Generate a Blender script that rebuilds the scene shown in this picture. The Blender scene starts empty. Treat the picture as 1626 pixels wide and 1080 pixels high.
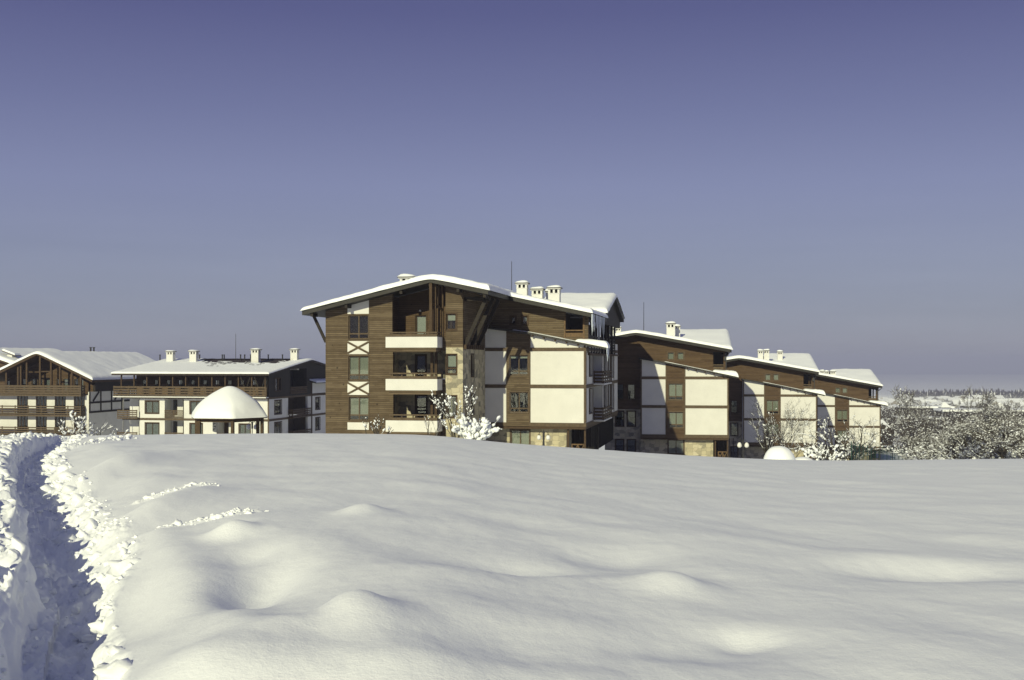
import bpy, bmesh, math, random
import numpy as np
from mathutils import Vector, Matrix
R = math.radians
random.seed(7)
sc = bpy.context.scene
COL = sc.collection
F, CX, HY = 1850.0, 813.0, 573.0          # focal length in photo pixels, principal column, eye-level row
SUN_EL, SUN_AZ = R(24.5), R(22.0)         # elevation; azimuth to the left of straight behind the camera

# ------------------------------------------------------------------ materials
def mat(name, col=(.5, .5, .5), rough=.8, spec=.3):
    m = bpy.data.materials.new(name); m.use_nodes = True
    nt = m.node_tree; b = nt.nodes['Principled BSDF']
    b.inputs['Base Color'].default_value = (*col, 1); b.inputs['Roughness'].default_value = rough
    b.inputs['Specular IOR Level'].default_value = spec
    return m, nt, b
def N(nt, t, **kw):
    n = nt.nodes.new(t)
    for k, v in kw.items():
        if k.startswith('i_'): n.inputs[k[2:].replace('_', ' ')].default_value = v
        else: setattr(n, k, v)
    return n
def math_(nt, op, a, b=None, c=None):
    n = nt.nodes.new('ShaderNodeMath'); n.operation = op
    for i, x in enumerate((a, b, c)):
        if x is None: continue
        if isinstance(x, (int, float)): n.inputs[i].default_value = x
        else: nt.links.new(x, n.inputs[i])
    return n.outputs[0]
def ramp(nt, fac, stops, interp='LINEAR'):
    n = nt.nodes.new('ShaderNodeValToRGB'); n.color_ramp.interpolation = interp
    e = n.color_ramp.elements
    while len(e) < len(stops): e.new(.5)
    for k, (p, c) in enumerate(stops): e[k].position = p; e[k].color = (*c, 1)
    nt.links.new(fac, n.inputs[0]); return n.outputs[0]
def bump(nt, b, h, strength, dist):
    n = nt.nodes.new('ShaderNodeBump'); n.inputs['Strength'].default_value = strength; n.inputs['Distance'].default_value = dist
    nt.links.new(h, n.inputs['Height']); nt.links.new(n.outputs[0], b.inputs['Normal']); return n

def siding(name, c_dark, c_mid, c_light, board=.14):
    m, nt, b = mat(name, c_mid, .75, .2)
    L = nt.links
    tc = N(nt, 'ShaderNodeTexCoord'); sp = N(nt, 'ShaderNodeSeparateXYZ'); L.new(tc.outputs['Object'], sp.inputs[0])
    zz = math_(nt, 'DIVIDE', sp.outputs[2], board)
    row = math_(nt, 'FLOOR', zz); fr = math_(nt, 'FRACT', zz)
    along = math_(nt, 'ADD', sp.outputs[0], sp.outputs[1])
    wr = N(nt, 'ShaderNodeTexWhiteNoise', noise_dimensions='1D'); L.new(row, wr.inputs['W'])
    off = math_(nt, 'MULTIPLY', wr.outputs[0], 17.3)
    al = math_(nt, 'DIVIDE', math_(nt, 'ADD', along, off), 3.1)
    seg = math_(nt, 'FLOOR', al)
    cb = N(nt, 'ShaderNodeCombineXYZ'); L.new(row, cb.inputs[0]); L.new(seg, cb.inputs[1])
    wn = N(nt, 'ShaderNodeTexWhiteNoise', noise_dimensions='3D'); L.new(cb.outputs[0], wn.inputs['Vector'])
    g = N(nt, 'ShaderNodeCombineXYZ')
    L.new(math_(nt, 'MULTIPLY', along, 1.6), g.inputs[0]); L.new(math_(nt, 'MULTIPLY', sp.outputs[2], 24), g.inputs[1]); L.new(row, g.inputs[2])
    ns = N(nt, 'ShaderNodeTexNoise', i_Scale=1.0, i_Detail=4.0, i_Roughness=.65); L.new(g.outputs[0], ns.inputs['Vector'])
    kn = N(nt, 'ShaderNodeTexNoise', i_Scale=2.3, i_Detail=2.0); L.new(tc.outputs['Object'], kn.inputs['Vector'])
    f = math_(nt, 'ADD', math_(nt, 'MULTIPLY', wn.outputs[0], .34), math_(nt, 'ADD', math_(nt, 'MULTIPLY', ns.outputs[0], .75), math_(nt, 'MULTIPLY', kn.outputs[0], .3)))
    col = ramp(nt, math_(nt, 'MULTIPLY', f, .8), [(.2, c_dark), (.5, c_mid), (.85, c_light)])
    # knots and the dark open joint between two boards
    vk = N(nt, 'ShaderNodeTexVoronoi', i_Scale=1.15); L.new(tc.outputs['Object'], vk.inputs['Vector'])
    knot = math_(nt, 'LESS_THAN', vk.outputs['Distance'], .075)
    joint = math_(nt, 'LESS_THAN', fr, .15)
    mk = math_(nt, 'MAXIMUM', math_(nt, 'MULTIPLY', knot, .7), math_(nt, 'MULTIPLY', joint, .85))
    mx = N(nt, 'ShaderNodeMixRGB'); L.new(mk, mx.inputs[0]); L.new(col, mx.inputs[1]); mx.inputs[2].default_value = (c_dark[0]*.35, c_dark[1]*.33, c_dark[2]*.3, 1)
    L.new(mx.outputs[0], b.inputs['Base Color'])
    h = math_(nt, 'SUBTRACT', math_(nt, 'MULTIPLY', ns.outputs[0], .15), joint)
    bump(nt, b, h, .6, .015)
    return m
def plain(name, c, rough=.7, var=.25, scale=3., spec=.25, bmp=.0):
    m, nt, b = mat(name, c, rough, spec); L = nt.links
    tc = N(nt, 'ShaderNodeTexCoord'); ns = N(nt, 'ShaderNodeTexNoise', i_Scale=scale, i_Detail=5.0, i_Roughness=.6)
    L.new(tc.outputs['Object'], ns.inputs['Vector'])
    lo = tuple(x*(1-var) for x in c); hi = tuple(min(1, x*(1+var)) for x in c)
    L.new(ramp(nt, ns.outputs[0], [(.3, lo), (.7, hi)]), b.inputs['Base Color'])
    if bmp: bump(nt, b, ns.outputs[0], bmp, .02)
    return m
def stone(name):
    m, nt, b = mat(name, (.35, .31, .22), .85, .2); L = nt.links
    tc = N(nt, 'ShaderNodeTexCoord'); sp = N(nt, 'ShaderNodeSeparateXYZ'); L.new(tc.outputs['Object'], sp.inputs[0])
    cb = N(nt, 'ShaderNodeCombineXYZ'); L.new(math_(nt, 'ADD', sp.outputs[0], sp.outputs[1]), cb.inputs[0])
    L.new(math_(nt, 'MULTIPLY', sp.outputs[2], 1.35), cb.inputs[1])
    v = N(nt, 'ShaderNodeTexVoronoi', distance='CHEBYCHEV', voronoi_dimensions='2D', i_Scale=2.1, i_Randomness=.75); L.new(cb.outputs[0], v.inputs['Vector'])
    v2 = N(nt, 'ShaderNodeTexVoronoi', distance='CHEBYCHEV', voronoi_dimensions='2D', feature='F2', i_Scale=2.1, i_Randomness=.75); L.new(cb.outputs[0], v2.inputs['Vector'])
    s2 = N(nt, 'ShaderNodeSeparateColor'); L.new(v.outputs['Color'], s2.inputs[0])
    ns = N(nt, 'ShaderNodeTexNoise', i_Scale=9., i_Detail=4.0); L.new(tc.outputs['Object'], ns.inputs['Vector'])
    f = math_(nt, 'ADD', math_(nt, 'MULTIPLY', s2.outputs[0], .75), math_(nt, 'MULTIPLY', ns.outputs[0], .25))
    col = ramp(nt, f, [(.08, (.16, .15, .13)), (.3, (.33, .30, .22)), (.55, (.47, .42, .29)), (.8, (.54, .49, .36)), (.95, (.36, .29, .19))])
    edge = math_(nt, 'LESS_THAN', math_(nt, 'SUBTRACT', v2.outputs['Distance'], v.outputs['Distance']), .05)
    mx = N(nt, 'ShaderNodeMixRGB'); L.new(math_(nt, 'MULTIPLY', edge, .6), mx.inputs[0]); L.new(col, mx.inputs[1]); mx.inputs[2].default_value = (.25, .23, .18, 1)
    L.new(mx.outputs[0], b.inputs['Base Color'])
    bump(nt, b, math_(nt, 'SUBTRACT', math_(nt, 'MULTIPLY', ns.outputs[0], .5), edge), .5, .02)
    return m
def snowmat(name, scale, bmp, dist, sparkle=False, col=(.925, .947, .962)):
    m, nt, b = mat(name, col, .65, .25); L = nt.links
    tc = N(nt, 'ShaderNodeTexCoord')
    n1 = N(nt, 'ShaderNodeTexNoise', i_Scale=scale, i_Detail=6.0, i_Roughness=.62); L.new(tc.outputs['Object'], n1.inputs['Vector'])
    n2 = N(nt, 'ShaderNodeTexNoise', i_Scale=scale*.13, i_Detail=3.0); L.new(tc.outputs['Object'], n2.inputs['Vector'])
    h = math_(nt, 'ADD', n1.outputs[0], math_(nt, 'MULTIPLY', n2.outputs[0], 1.5))
    bump(nt, b, h, bmp, dist)
    return m
def glassmat():
    m = bpy.data.materials.new('window_glass'); m.use_nodes = True; nt = m.node_tree; nt.nodes.clear(); L = nt.links
    out = N(nt, 'ShaderNodeOutputMaterial'); tr = N(nt, 'ShaderNodeBsdfTransparent'); gl = N(nt, 'ShaderNodeBsdfGlossy', i_Roughness=.02)
    tr.inputs[0].default_value = (.75, .78, .76, 1)
    fr = N(nt, 'ShaderNodeFresnel', i_IOR=1.55)
    k = math_(nt, 'ADD', math_(nt, 'MULTIPLY', fr.outputs[0], 1.2), .015)
    ms = N(nt, 'ShaderNodeMixShader'); L.new(k, ms.inputs[0]); L.new(tr.outputs[0], ms.inputs[1]); L.new(gl.outputs[0], ms.inputs[2]); L.new(ms.outputs[0], out.inputs[0])
    return m
M = dict(
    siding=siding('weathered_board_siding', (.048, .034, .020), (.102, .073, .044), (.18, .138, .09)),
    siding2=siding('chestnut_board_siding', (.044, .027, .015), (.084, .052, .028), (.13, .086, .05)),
    trim=plain('dark_timber', (.062, .038, .02), .7, .3, 5.),
    trim2=plain('brown_timber', (.098, .070, .044), .7, .3, 6.),
    amber=plain('amber_timber', (.125, .076, .036), .6, .3, 6.),
    black=plain('shade_dark_timber', (.022, .017, .013), .7, .3, 4.),  # near-black: shade under eaves and in loggias is put into the colour
    fascia=plain('grey_brown_fascia', (.026, .024, .021), .55, .25, 2.5, .3),
    plaster=plain('cream_plaster', (.68, .67, .635), .9, .06, .7, .1),
    plaster2=plain('white_plaster', (.68, .675, .65), .9, .06, .8, .1),
    stone=stone('sandstone_blocks'),
    snow=snowmat('roof_snow', 3.0, .35, .05),
    dark=plain('unlit_hollow_black', (.012, .011, .012), .9, .1, 1.),  # darkness of unlit rooms and hollows is put into this colour
    glass=glassmat(),
    blind=plain('pale_blind', (.55, .54, .47), .8, .08, 2.),
    white_blind=plain('white_blind', (.75, .75, .72), .8, .05, 2.),
    curtain=plain('grey_curtain', (.36, .37, .40), .85, .3, 7.),
    metal=plain('dark_metal', (.03, .03, .032), .45, .2, 5., .5),
    tile=plain('brown_roof_tiles', (.045, .034, .029), .7, .35, 6.),
    globe=plain('white_globe', (.78, .77, .74), .35, .02, 2., .5),
    green=plain('green_fence_paint', (.018, .055, .042), .5, .2, 4.),
    bark=plain('grey_bark', (.062, .052, .04), .9, .35, 9.),
    twig=plain('grey_brown_twig', (.115, .105, .095), .9, .4, 3.),
    twig2=plain('dark_twig', (.05, .042, .034), .9, .3, 3.),
    ice=plain('ice', (.62, .68, .8), .15, .1, 6., .6),
)

# ------------------------------------------------------------------ mesh builder and object helpers
class MB:
    def __init__(s): s.v = []; s.f = []; s.mi = []; s.m = 0; s.sm = []; s.smooth = False
    def face(s, idx): s.f.append(idx); s.mi.append(s.m); s.sm.append(s.smooth)
    def pts(s, ps):
        n = len(s.v); s.v.extend([tuple(p) for p in ps]); return n
    def hexa(s, p):          # 8 points: bottom ring 0-3, top ring 4-7
        n = s.pts(p)
        for q in ((3,2,1,0), (4,5,6,7), (0,1,5,4), (1,2,6,5), (2,3,7,6), (3,0,4,7)): s.face([n+i for i in q])
    def box(s, x0, x1, y0, y1, z0, z1):
        x0, x1 = sorted((x0, x1)); y0, y1 = sorted((y0, y1)); z0, z1 = sorted((z0, z1))
        s.hexa([(x0,y0,z0),(x1,y0,z0),(x1,y1,z0),(x0,y1,z0),(x0,y0,z1),(x1,y0,z1),(x1,y1,z1),(x0,y1,z1)])
    def prism(s, poly, c0, c1, axis='y'):      # polygon in (a,z) extruded over the other horizontal axis
        k = len(poly)
        mp = (lambda a, c, z: (a, c, z)) if axis == 'y' else (lambda a, c, z: (c, a, z))
        n = s.pts([mp(a, c0, z) for a, z in poly] + [mp(a, c1, z) for a, z in poly])
        s.face([n+i for i in range(k)]); s.face([n+k+i for i in reversed(range(k))])
        for i in range(k): j = (i+1) % k; s.face([n+i, n+k+i, n+k+j, n+j])
    def tube(s, p0, p1, r0, r1=None, n=6, caps=True):
        p0, p1 = Vector(p0), Vector(p1); r1 = r0 if r1 is None else r1
        d = p1-p0
        if d.length < 1e-6: return
        q = d.to_track_quat('Z', 'Y'); k = len(s.v)
        for p, r in ((p0, r0), (p1, r1)):
            for i in range(n):
                a = 2*math.pi*i/n; s.v.append(tuple(p + q @ Vector((r*math.cos(a), r*math.sin(a), 0))))
        for i in range(n): j = (i+1) % n; s.face([k+i, k+j, k+n+j, k+n+i])
        if caps: s.face([k+n-1-i for i in range(n)]); s.face([k+n+i for i in range(n)])
    def beam(s, p0, p1, w, h):                 # square timber between two points
        p0, p1 = Vector(p0), Vector(p1); d = (p1-p0).normalized()
        a = Vector((0,0,1)).cross(d)
        a = Vector((1,0,0)) if a.length < 1e-3 else a.normalized()
        b = d.cross(a)
        ring = [a*w/2+b*h/2, -a*w/2+b*h/2, -a*w/2-b*h/2, a*w/2-b*h/2]
        s.hexa([p0+x for x in ring] + [p1+x for x in ring])
    def blob(s, c, rx, ry, rz, jit=.18, rng=random, sub=1):
        vs, fs = ICO[sub]; k = len(s.v)
        for x, y, z in vs:
            j = 1 + rng.uniform(-jit, jit)
            s.v.append((c[0]+x*rx*j, c[1]+y*ry*j, c[2]+z*rz*j*(1 if z > 0 else .6)))
        for f in fs: s.face([k+i for i in f])
    def build(s, name, mats, parent=None, recalc=True):
        me = bpy.data.meshes.new(name); me.from_pydata(s.v, [], s.f)
        for m in (mats if isinstance(mats, (list, tuple)) else [mats]): me.materials.append(m)
        me.polygons.foreach_set('material_index', s.mi); me.polygons.foreach_set('use_smooth', s.sm)
        if recalc:
            bm = bmesh.new(); bm.from_mesh(me); bmesh.ops.recalc_face_normals(bm, faces=bm.faces); bm.to_mesh(me); bm.free()
        me.update()
        o = bpy.data.objects.new(name, me); COL.objects.link(o)
        if parent: o.parent = parent
        return o
def each(mb, name, mats, parent):
    """one object per separate piece of the builder"""
    n = len(mb.v); p = list(range(n))
    def find(i):
        while p[i] != i: p[i] = p[p[i]]; i = p[i]
        return i
    for f in mb.f:
        a = find(f[0])
        for i in f[1:]: p[find(i)] = a
    parts = {}
    for k, f in enumerate(mb.f): parts.setdefault(find(f[0]), []).append(k)
    out = []
    for fs in parts.values():
        q = MB(); mp = {}
        for k in fs:
            for i in mb.f[k]:
                if i not in mp: mp[i] = len(q.v); q.v.append(mb.v[i])
            q.f.append([mp[i] for i in mb.f[k]]); q.mi.append(mb.mi[k]); q.sm.append(mb.sm[k])
        out.append(q.build(name, mats, parent))
    return out
def _ico(sub):
    bm = bmesh.new(); bmesh.ops.create_icosphere(bm, subdivisions=sub, radius=1); bm.verts.index_update()
    r = ([tuple(v.co) for v in bm.verts], [[v.index for v in f.verts] for f in bm.faces]); bm.free(); return r
ICO = {1: _ico(1), 2: _ico(2), 3: _ico(3)}
def tag(o, label=None, cat=None, group=None, kind=None):
    for k, v in (('label', label), ('category', cat), ('group', group), ('kind', kind)):
        if v: o[k] = v
    return o
def thing(name, label, cat, loc=(0,0,0), rz=0, group=None):
    o = bpy.data.objects.new(name, None); COL.objects.link(o); o.location = loc; o.rotation_euler = (0,0,rz); o.empty_display_size = .5
    return tag(o, label, cat, group)
def dup(root, loc, rz=0, scale=1, label=None):
    r = root.copy(); COL.objects.link(r); r.location = loc; r.rotation_euler = (0,0,rz); r.scale = (scale,)*3
    if label: r['label'] = label
    for ch in list(root.children):
        c = ch.copy(); COL.objects.link(c); c.parent = r
        for g in list(ch.children):
            d = g.copy(); COL.objects.link(d); d.parent = c
    return r

class Frame:                                   # a building's own axes: u along its front, v to its back
    def __init__(s, px, D, a, oz): s.a = R(a); s.ox, s.oy, s.oz = (px-CX)/F*D, D, oz; s.sa, s.ca = math.sin(s.a), math.cos(s.a)
    def P(s, px, py, v=0):                     # point of the front-parallel plane v seen at that pixel -> (u, z)
        dx = (px-CX)/F; t = (v + s.ox*s.sa + s.oy*s.ca)/(dx*s.sa + s.ca)
        return ((t*dx-s.ox)*s.ca - (t-s.oy)*s.sa, t*(HY-py)/F - s.oz)
    def u(s, px, v=0): return s.P(px, HY, v)[0]
    def z(s, py, v=0, px=None): return s.P(s.refx if px is None else px, py, v)[1]
    def S(s, px, py, u=0):                     # point of the side plane u -> (v, z)
        dx = (px-CX)/F; t = (u + s.ox*s.ca - s.oy*s.sa)/(dx*s.ca - s.sa)
        return ((t*dx-s.ox)*s.sa + (t-s.oy)*s.ca, t*(HY-py)/F - s.oz)
    refx = 813
    def empty(s, name, label, cat, group=None): return thing(name, label, cat, (s.ox, s.oy, s.oz), -s.a, group)

def lin(pts, x):
    if x <= pts[0][0]: return pts[0][1]
    for (a, b), (c, d) in zip(pts, pts[1:]):
        if x <= c: return b + (d-b)*(x-a)/(c-a) if c > a else d
    return pts[-1][1]
def wall(mb, axis, c0, c1, s0, s1, z0, top, holes=()):
    """solid wall along axis ('u' or 'v') between s0 and s1, thickness c0..c1, sloping top line, rectangular openings"""
    if not isinstance(top, (list, tuple)): top = [(s0, top), (s1, top)]
    br = {s0, s1} | {h[0] for h in holes} | {h[1] for h in holes} | {p[0] for p in top}
    br = sorted(x for x in br if s0-1e-6 <= x <= s1+1e-6)
    for a, b in zip(br, br[1:]):
        if b-a < 1e-4: continue
        m = (a+b)/2; lo = z0; ta, tb = lin(top, a), lin(top, b); spans = []
        done = False
        for h in sorted((h for h in holes if h[0] < m < h[1]), key=lambda h: h[2]):
            if h[2] > lo+1e-4: spans.append((lo, min(h[2], min(ta, tb)), min(h[2], min(ta, tb))))
            lo = h[3]
            if lo >= min(ta, tb): done = True; break
        if not done: spans.append((lo, ta, tb))
        for l, za, zb in spans:
            q = [(a, c0, l), (b, c0, l), (b, c1, l), (a, c1, l), (a, c0, za), (b, c0, zb), (b, c1, zb), (a, c1, za)]
            mb.hexa(q if axis == 'u' else [(c, s, z) for s, c, z in q])
def win(par, axis, c, sg, s0, s1, z0, z1, cols=2, transom=0., blind=0., bm='blind', fm='trim2', casing=.09, door=False, fw=.07):
    """window set into an opening; sg = +1 when inwards is growing c"""
    def bx(mb, a, b, d0, d1, l, h):
        if axis == 'u': mb.box(a, b, c+sg*d0, c+sg*d1, l, h)
        else: mb.box(c+sg*d0, c+sg*d1, a, b, l, h)
    s0, s1 = sorted((s0, s1)); z0, z1 = sorted((z0, z1)); e = .003
    w = MB()
    bx(w, s0+e, s0+fw, .1, .17, z0+e, z1-e); bx(w, s1-fw, s1-e, .1, .17, z0+e, z1-e)
    bx(w, s0+fw, s1-fw, .1, .17, z1-fw, z1-e); bx(w, s0+fw, s1-fw, .1, .17, z0+e, z0+fw)
    for k in range(1, cols):
        m = s0+(s1-s0)*k/cols; bx(w, m-fw*.6, m+fw*.6, .1, .168, z0+fw, z1-fw)
    if transom:
        zt = z0+(z1-z0)*transom
        for k in range(cols):
            a = s0+fw if k == 0 else s0+(s1-s0)*k/cols+fw*.6; b = s1-fw if k == cols-1 else s0+(s1-s0)*(k+1)/cols-fw*.6
            bx(w, a, b, .1, .166, zt-.05, zt+.05)
    if casing:
        bx(w, s0-casing, s0, -.035, .0, z0-casing, z1+casing); bx(w, s1, s1+casing, -.035, .0, z0-casing, z1+casing)
        bx(w, s0, s1, -.035, .0, z1, z1+casing); bx(w, s0, s1, -.06, .0, z0-casing, z0)
    w.m = 1; bx(w, s0-.05, s1+.05, .55, .6, z0-.05, z1+.05)  # near-black backing panel stands in for the unlit room
    o = w.build('door' if door else 'window', [M[fm], M['dark']], par)
    p = MB(); bx(p, s0+fw, s1-fw, .13, .14, z0+fw, z1-fw); p.build('pane', M['glass'], o)
    if blind:
        q = MB(); bx(q, s0+.02, s1-.02, .2, .215, z1-(z1-z0)*blind, z1-.02); q.build('curtain' if bm == 'curtain' else 'blind', M[bm], o)
    return o

# ------------------------------------------------------------------ noise (numpy)
_rs = np.random.RandomState(11); _perm = _rs.permutation(256); _perm = np.concatenate([_perm, _perm, _perm])
_gr = np.array([(math.cos(a), math.sin(a)) for a in np.linspace(0, 2*math.pi, 16, endpoint=False)])
def perlin(x, y, seed=0):
    x = np.asarray(x, float)+seed*17.31; y = np.asarray(y, float)+seed*9.77
    xi = np.floor(x).astype(int); yi = np.floor(y).astype(int); xf = x-xi; yf = y-yi; xi &= 255; yi &= 255
    u = xf*xf*xf*(xf*(xf*6-15)+10); v = yf*yf*yf*(yf*(yf*6-15)+10)
    def g(i, j, a, b):
        h = _gr[_perm[_perm[xi+i]+yi+j] & 15]; return h[..., 0]*a+h[..., 1]*b
    n00 = g(0,0,xf,yf); n10 = g(1,0,xf-1,yf); n01 = g(0,1,xf,yf-1); n11 = g(1,1,xf-1,yf-1)
    return (n00*(1-u)+n10*u)*(1-v)+(n01*(1-u)+n11*u)*v
def fbm(x, y, o=4, seed=0):
    r = 0; a = 1.
    for k in range(o): r = r+a*perlin(x*2**k, y*2**k, seed+k); a *= .5
    return r
def billow(x, y, o=3, seed=0):
    r = 0; a = 1.
    for k in range(o): r = r+a*np.abs(perlin(x*2**k, y*2**k, seed+k)); a *= .5
    return r
def sstep(a, b, x):
    t = np.clip((x-a)/(b-a), 0, 1); return t*t*(3-2*t)

# ------------------------------------------------------------------ terrain
_sx = np.array([-200, 0, 240, 480, 700, 780, 1000, 1150, 1300, 1460, 1626, 1900.])
_sv = np.array([.014, .013, .0112, .0100, .0113, .0176, .0262, .0311, .0338, .0328, .0317, .031])
_td = np.array([0, 90, 110, 140, 165, 250, 400, 600, 1000, 1600, 2600, 5000, 12000.])
_th = np.array([4, 7.3, 9.4, 12.4, 14.6, 18.8, 25.5, 31.0, 43.0, 60., 76., 100., 150.])
_gx = np.arange(-260, 1960, 4.0); _kk = np.exp(-(np.arange(-40, 41)/16.0)**2); _kk /= _kk.sum()
_gs = np.convolve(np.pad(np.interp(_gx, _sx, _sv), 40, mode='edge'), _kk, 'valid')
def base_h(x, y):
    x = np.asarray(x, float); y = np.asarray(y, float)
    d = np.where(y > 0, y, -.25*y); t = np.clip(x/np.maximum(np.abs(y), 1.), -.6, .6)
    s = np.interp(CX+t*F, _gx, _gs)
    near = 1.7+s*np.minimum(d, 140)+.0004*np.minimum(d, 140)**2
    far = np.interp(d, _td, _th)
    w = sstep(84, 128, d)
    return -(near*(1-w)+far*w)
def ground_px(px, py):                           # where the smooth hill is seen at that pixel
    dx, dz = (px-CX)/F, (HY-py)/F
    for d in np.arange(3, 70, .05):
        if d*dz < float(base_h(d*dx, d)): return d*dx, d
    return 70*dx, 70
PATH = [((a-CX)/F*d, d) for a, d in ((-30, 3.0), (52, 6.5), (62, 8.2), (78, 9.8), (94, 11.7), (76, 14.0), (60, 19.6), (36, 26), (44, 36), (62, 43.4), (92, 53), (110, 66), (118, 84))]
def path_dist(x, y):
    best = np.full(x.shape, 1e9); side = np.zeros(x.shape)
    for (ax, ay), (bx, by) in zip(PATH, PATH[1:]):
        dx, dy = bx-ax, by-ay; l2 = dx*dx+dy*dy
        t = np.clip(((x-ax)*dx+(y-ay)*dy)/l2, 0, 1); ex, ey = x-(ax+t*dx), y-(ay+t*dy)
        d = np.sqrt(ex*ex+ey*ey); s = np.sign(ex*dy-ey*dx)
        m = d < best; best = np.where(m, d, best); side = np.where(m, s, side)
    return best, side                            # side +1 = right of the path
BUMPS = [  # photo column, row, half width (m), half depth (m), height (m)
    (578, 814, .30, .46, .11), (620, 826, .5, .5, .03), (368, 838, .26, .34, .13), (330, 1048, .62, .75, .24),
    (412, 912, .36, 1.1, -.19), (395, 870, .3, .6, -.10),
    (556, 982, .24, .36, .12), (590, 1000, .3, .5, .08), (1066, 934, .32, .46, .11), (985, 882, .60, .75, -.12), (905, 912, .7, .5, .05), (826, 900, .75, .50, -.09),
    (700, 915, .9, .6, .05), (1480, 905, .80, .60, -.12), (1560, 865, .9, 1.1, -.06), (1380, 890, .8, .8, .04), (1190, 1025, .7, .5, -.05), (1060, 1030, .6, .4, -.04),
    (760, 985, .8, .9, .07), (250, 800, .45, 1.6, .16), (270, 770, .4, .8, -.07), (230, 1000, .5, .8, .08), (1180, 1012, .3, .25, -.05),
    (480, 860, .8, 1.2, .05), (640, 850, 1.0, 1.6, -.05), (1100, 850, 1.0, 1.5, .06), (610, 1060, .6, .5, .06), (900, 1075, .6, .4, .05), (1400, 1030, .9, .7, .05), (160, 745, .7, 2.5, .18), (230, 735, .8, 2.2, .13), (300, 725, .9, 2.5, .10)]
_bp = [(*ground_px(a, b), c, d, e) for a, b, c, d, e in BUMPS]
def _px(a, b): return ground_px(a, b)
RIDGE = [_px(a, b) for a, b in ((248, 828), (285, 880), (322, 930), (352, 962), (385, 986), (440, 1006))]
CRUMBS = [(_px(225, 779), _px(335, 772), .16), (_px(262, 822), _px(405, 812), .15), (_px(110, 706), _px(200, 697), .5)]
def ground(x, y, detail=True):
    x = np.asarray(x, float); y = np.asarray(y, float); z = base_h(x, y)
    if not detail: return z
    d = np.hypot(x, y)
    fade = 1-sstep(45, 75, d)
    z = z+fade*(.058*perlin(x*.42, y*.30, 1)+.034*perlin(x*1.0+.25*y, y*.7, 2)+.010*fbm(x*2.1, y*1.1, 2, 4)+.0035*fbm(x*7, y*3.5, 2, 8))
    z = z+.12*perlin(x*.07, y*.06, 3)*sstep(8, 25, d)*fade
    for bx, by, rx, ry, h in _bp:
        z = z+1.15*h*np.exp(-((x-bx)/rx)**2-((y-by)/ry)**2)
    rd = np.full(x.shape, 1e9)
    for k, ((a, b), (c, e)) in enumerate(zip(RIDGE, RIDGE[1:])):
        dx, dy = c-a, e-b; t = np.clip(((x-a)*dx+(y-b)*dy)/(dx*dx+dy*dy), 0, 1); rd = np.minimum(rd, np.hypot(x-a-t*dx, y-b-t*dy))
    z = z+.12*np.exp(-(np.sqrt(rd*rd+.004)/.36)**2)
    pd, side = path_dist(x, y)
    wob = .12*perlin(x*1.1, y*.8, 21)+.05*perlin(x*2.6, y*2.2, 22)
    pr = pd+wob
    w = fade
    far = sstep(20, 50, d)
    # right side: long soft shoulder in lobes, then a crumbled edge; left side: heaped lumps
    right = side > 0
    lobe = .15*perlin(x*.55+4, y*.36, 61)+.02*perlin(x*1.3, y*.8, 62)
    sh = np.where(right, -(.30+lobe)*(1-sstep(.35, 2.4, pd))+lobe*.7*(1-sstep(2.0, 4.0, pd))*sstep(.5, 1.0, pd), .02*(1-sstep(1.2, 3.2, pd)))
    wr = .42+.42*sstep(10.5, 14, y)
    floor_ = -(.34+np.where(right, 0, .22))*(1-sstep(.18, np.where(right, wr+.12, .42), pr))
    lump_l = np.where(right, 0, 1)*sstep(.18, .45, pr)*(1-sstep(4.0, 8.0, pd))
    lump_r = np.where(right, 1, 0)*sstep(.15, .4, pr)*(1-sstep(.75*wr, 1.35*wr, pd+.7*wob))
    lumps = billow(x*1.35, y*1.05, 1, 31)*.62+billow(x*3.2, y*2.6, 1, 33)*.22+.06*fbm(x*5, y*4.2, 3, 34)-.14
    cl = np.clip(.35+2.2*perlin(x*1.4, y*1.2, 37), 0, 1)
    crumb = cl*(.22*billow(x*2.6, y*2.2, 2, 38)+.10*billow(x*7.5, y*6.5, 2, 39))+.03*fbm(x*3.1, y*2.7, 4, 40)+.016*fbm(x*17, y*15, 2, 41)
    foot = .13*fbm(x*2.2, y*1.8, 2, 43)+.10*billow(x*4.2, y*3.8, 3, 47)+.03*fbm(x*13, y*11, 2, 49)
    z = z+w*(sh+floor_+lump_l*(lumps+.02*fbm(x*20, y*18, 2, 36))+lump_r*(crumb-.04)+(1-sstep(.15, .45, pr))*(foot-.04))
    for (a, b), (c, e), r in CRUMBS:
        dx, dy = c-a, e-b; t = np.clip(((x-a)*dx+(y-b)*dy)/(dx*dx+dy*dy), 0, 1)
        q = np.hypot(x-a-t*dx, y-b-t*dy)+.06*perlin(x*4, y*4, 50); m = (1-sstep(.35*r, 1.2*r, q))
        z = z+m*(.01+(.06*billow(x*8, y*6, 4, 52)+.02*fbm(x*22, y*20, 2, 54)+.03*np.maximum(0, perlin(x*3, y*2.5, 55))))*(1 if r < .4 else 2.2)
    return z
def HZ(x, y): return base_h(x, y)+14*np.maximum(0, perlin(np.asarray(x*.0011), np.asarray(y*.0017), 60))*sstep(900, 1500, y)*(1-sstep(2600, 4000, y))
def gz(x, y): return float(HZ(x, y)) if y > 850 else float(base_h(x, y))

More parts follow.
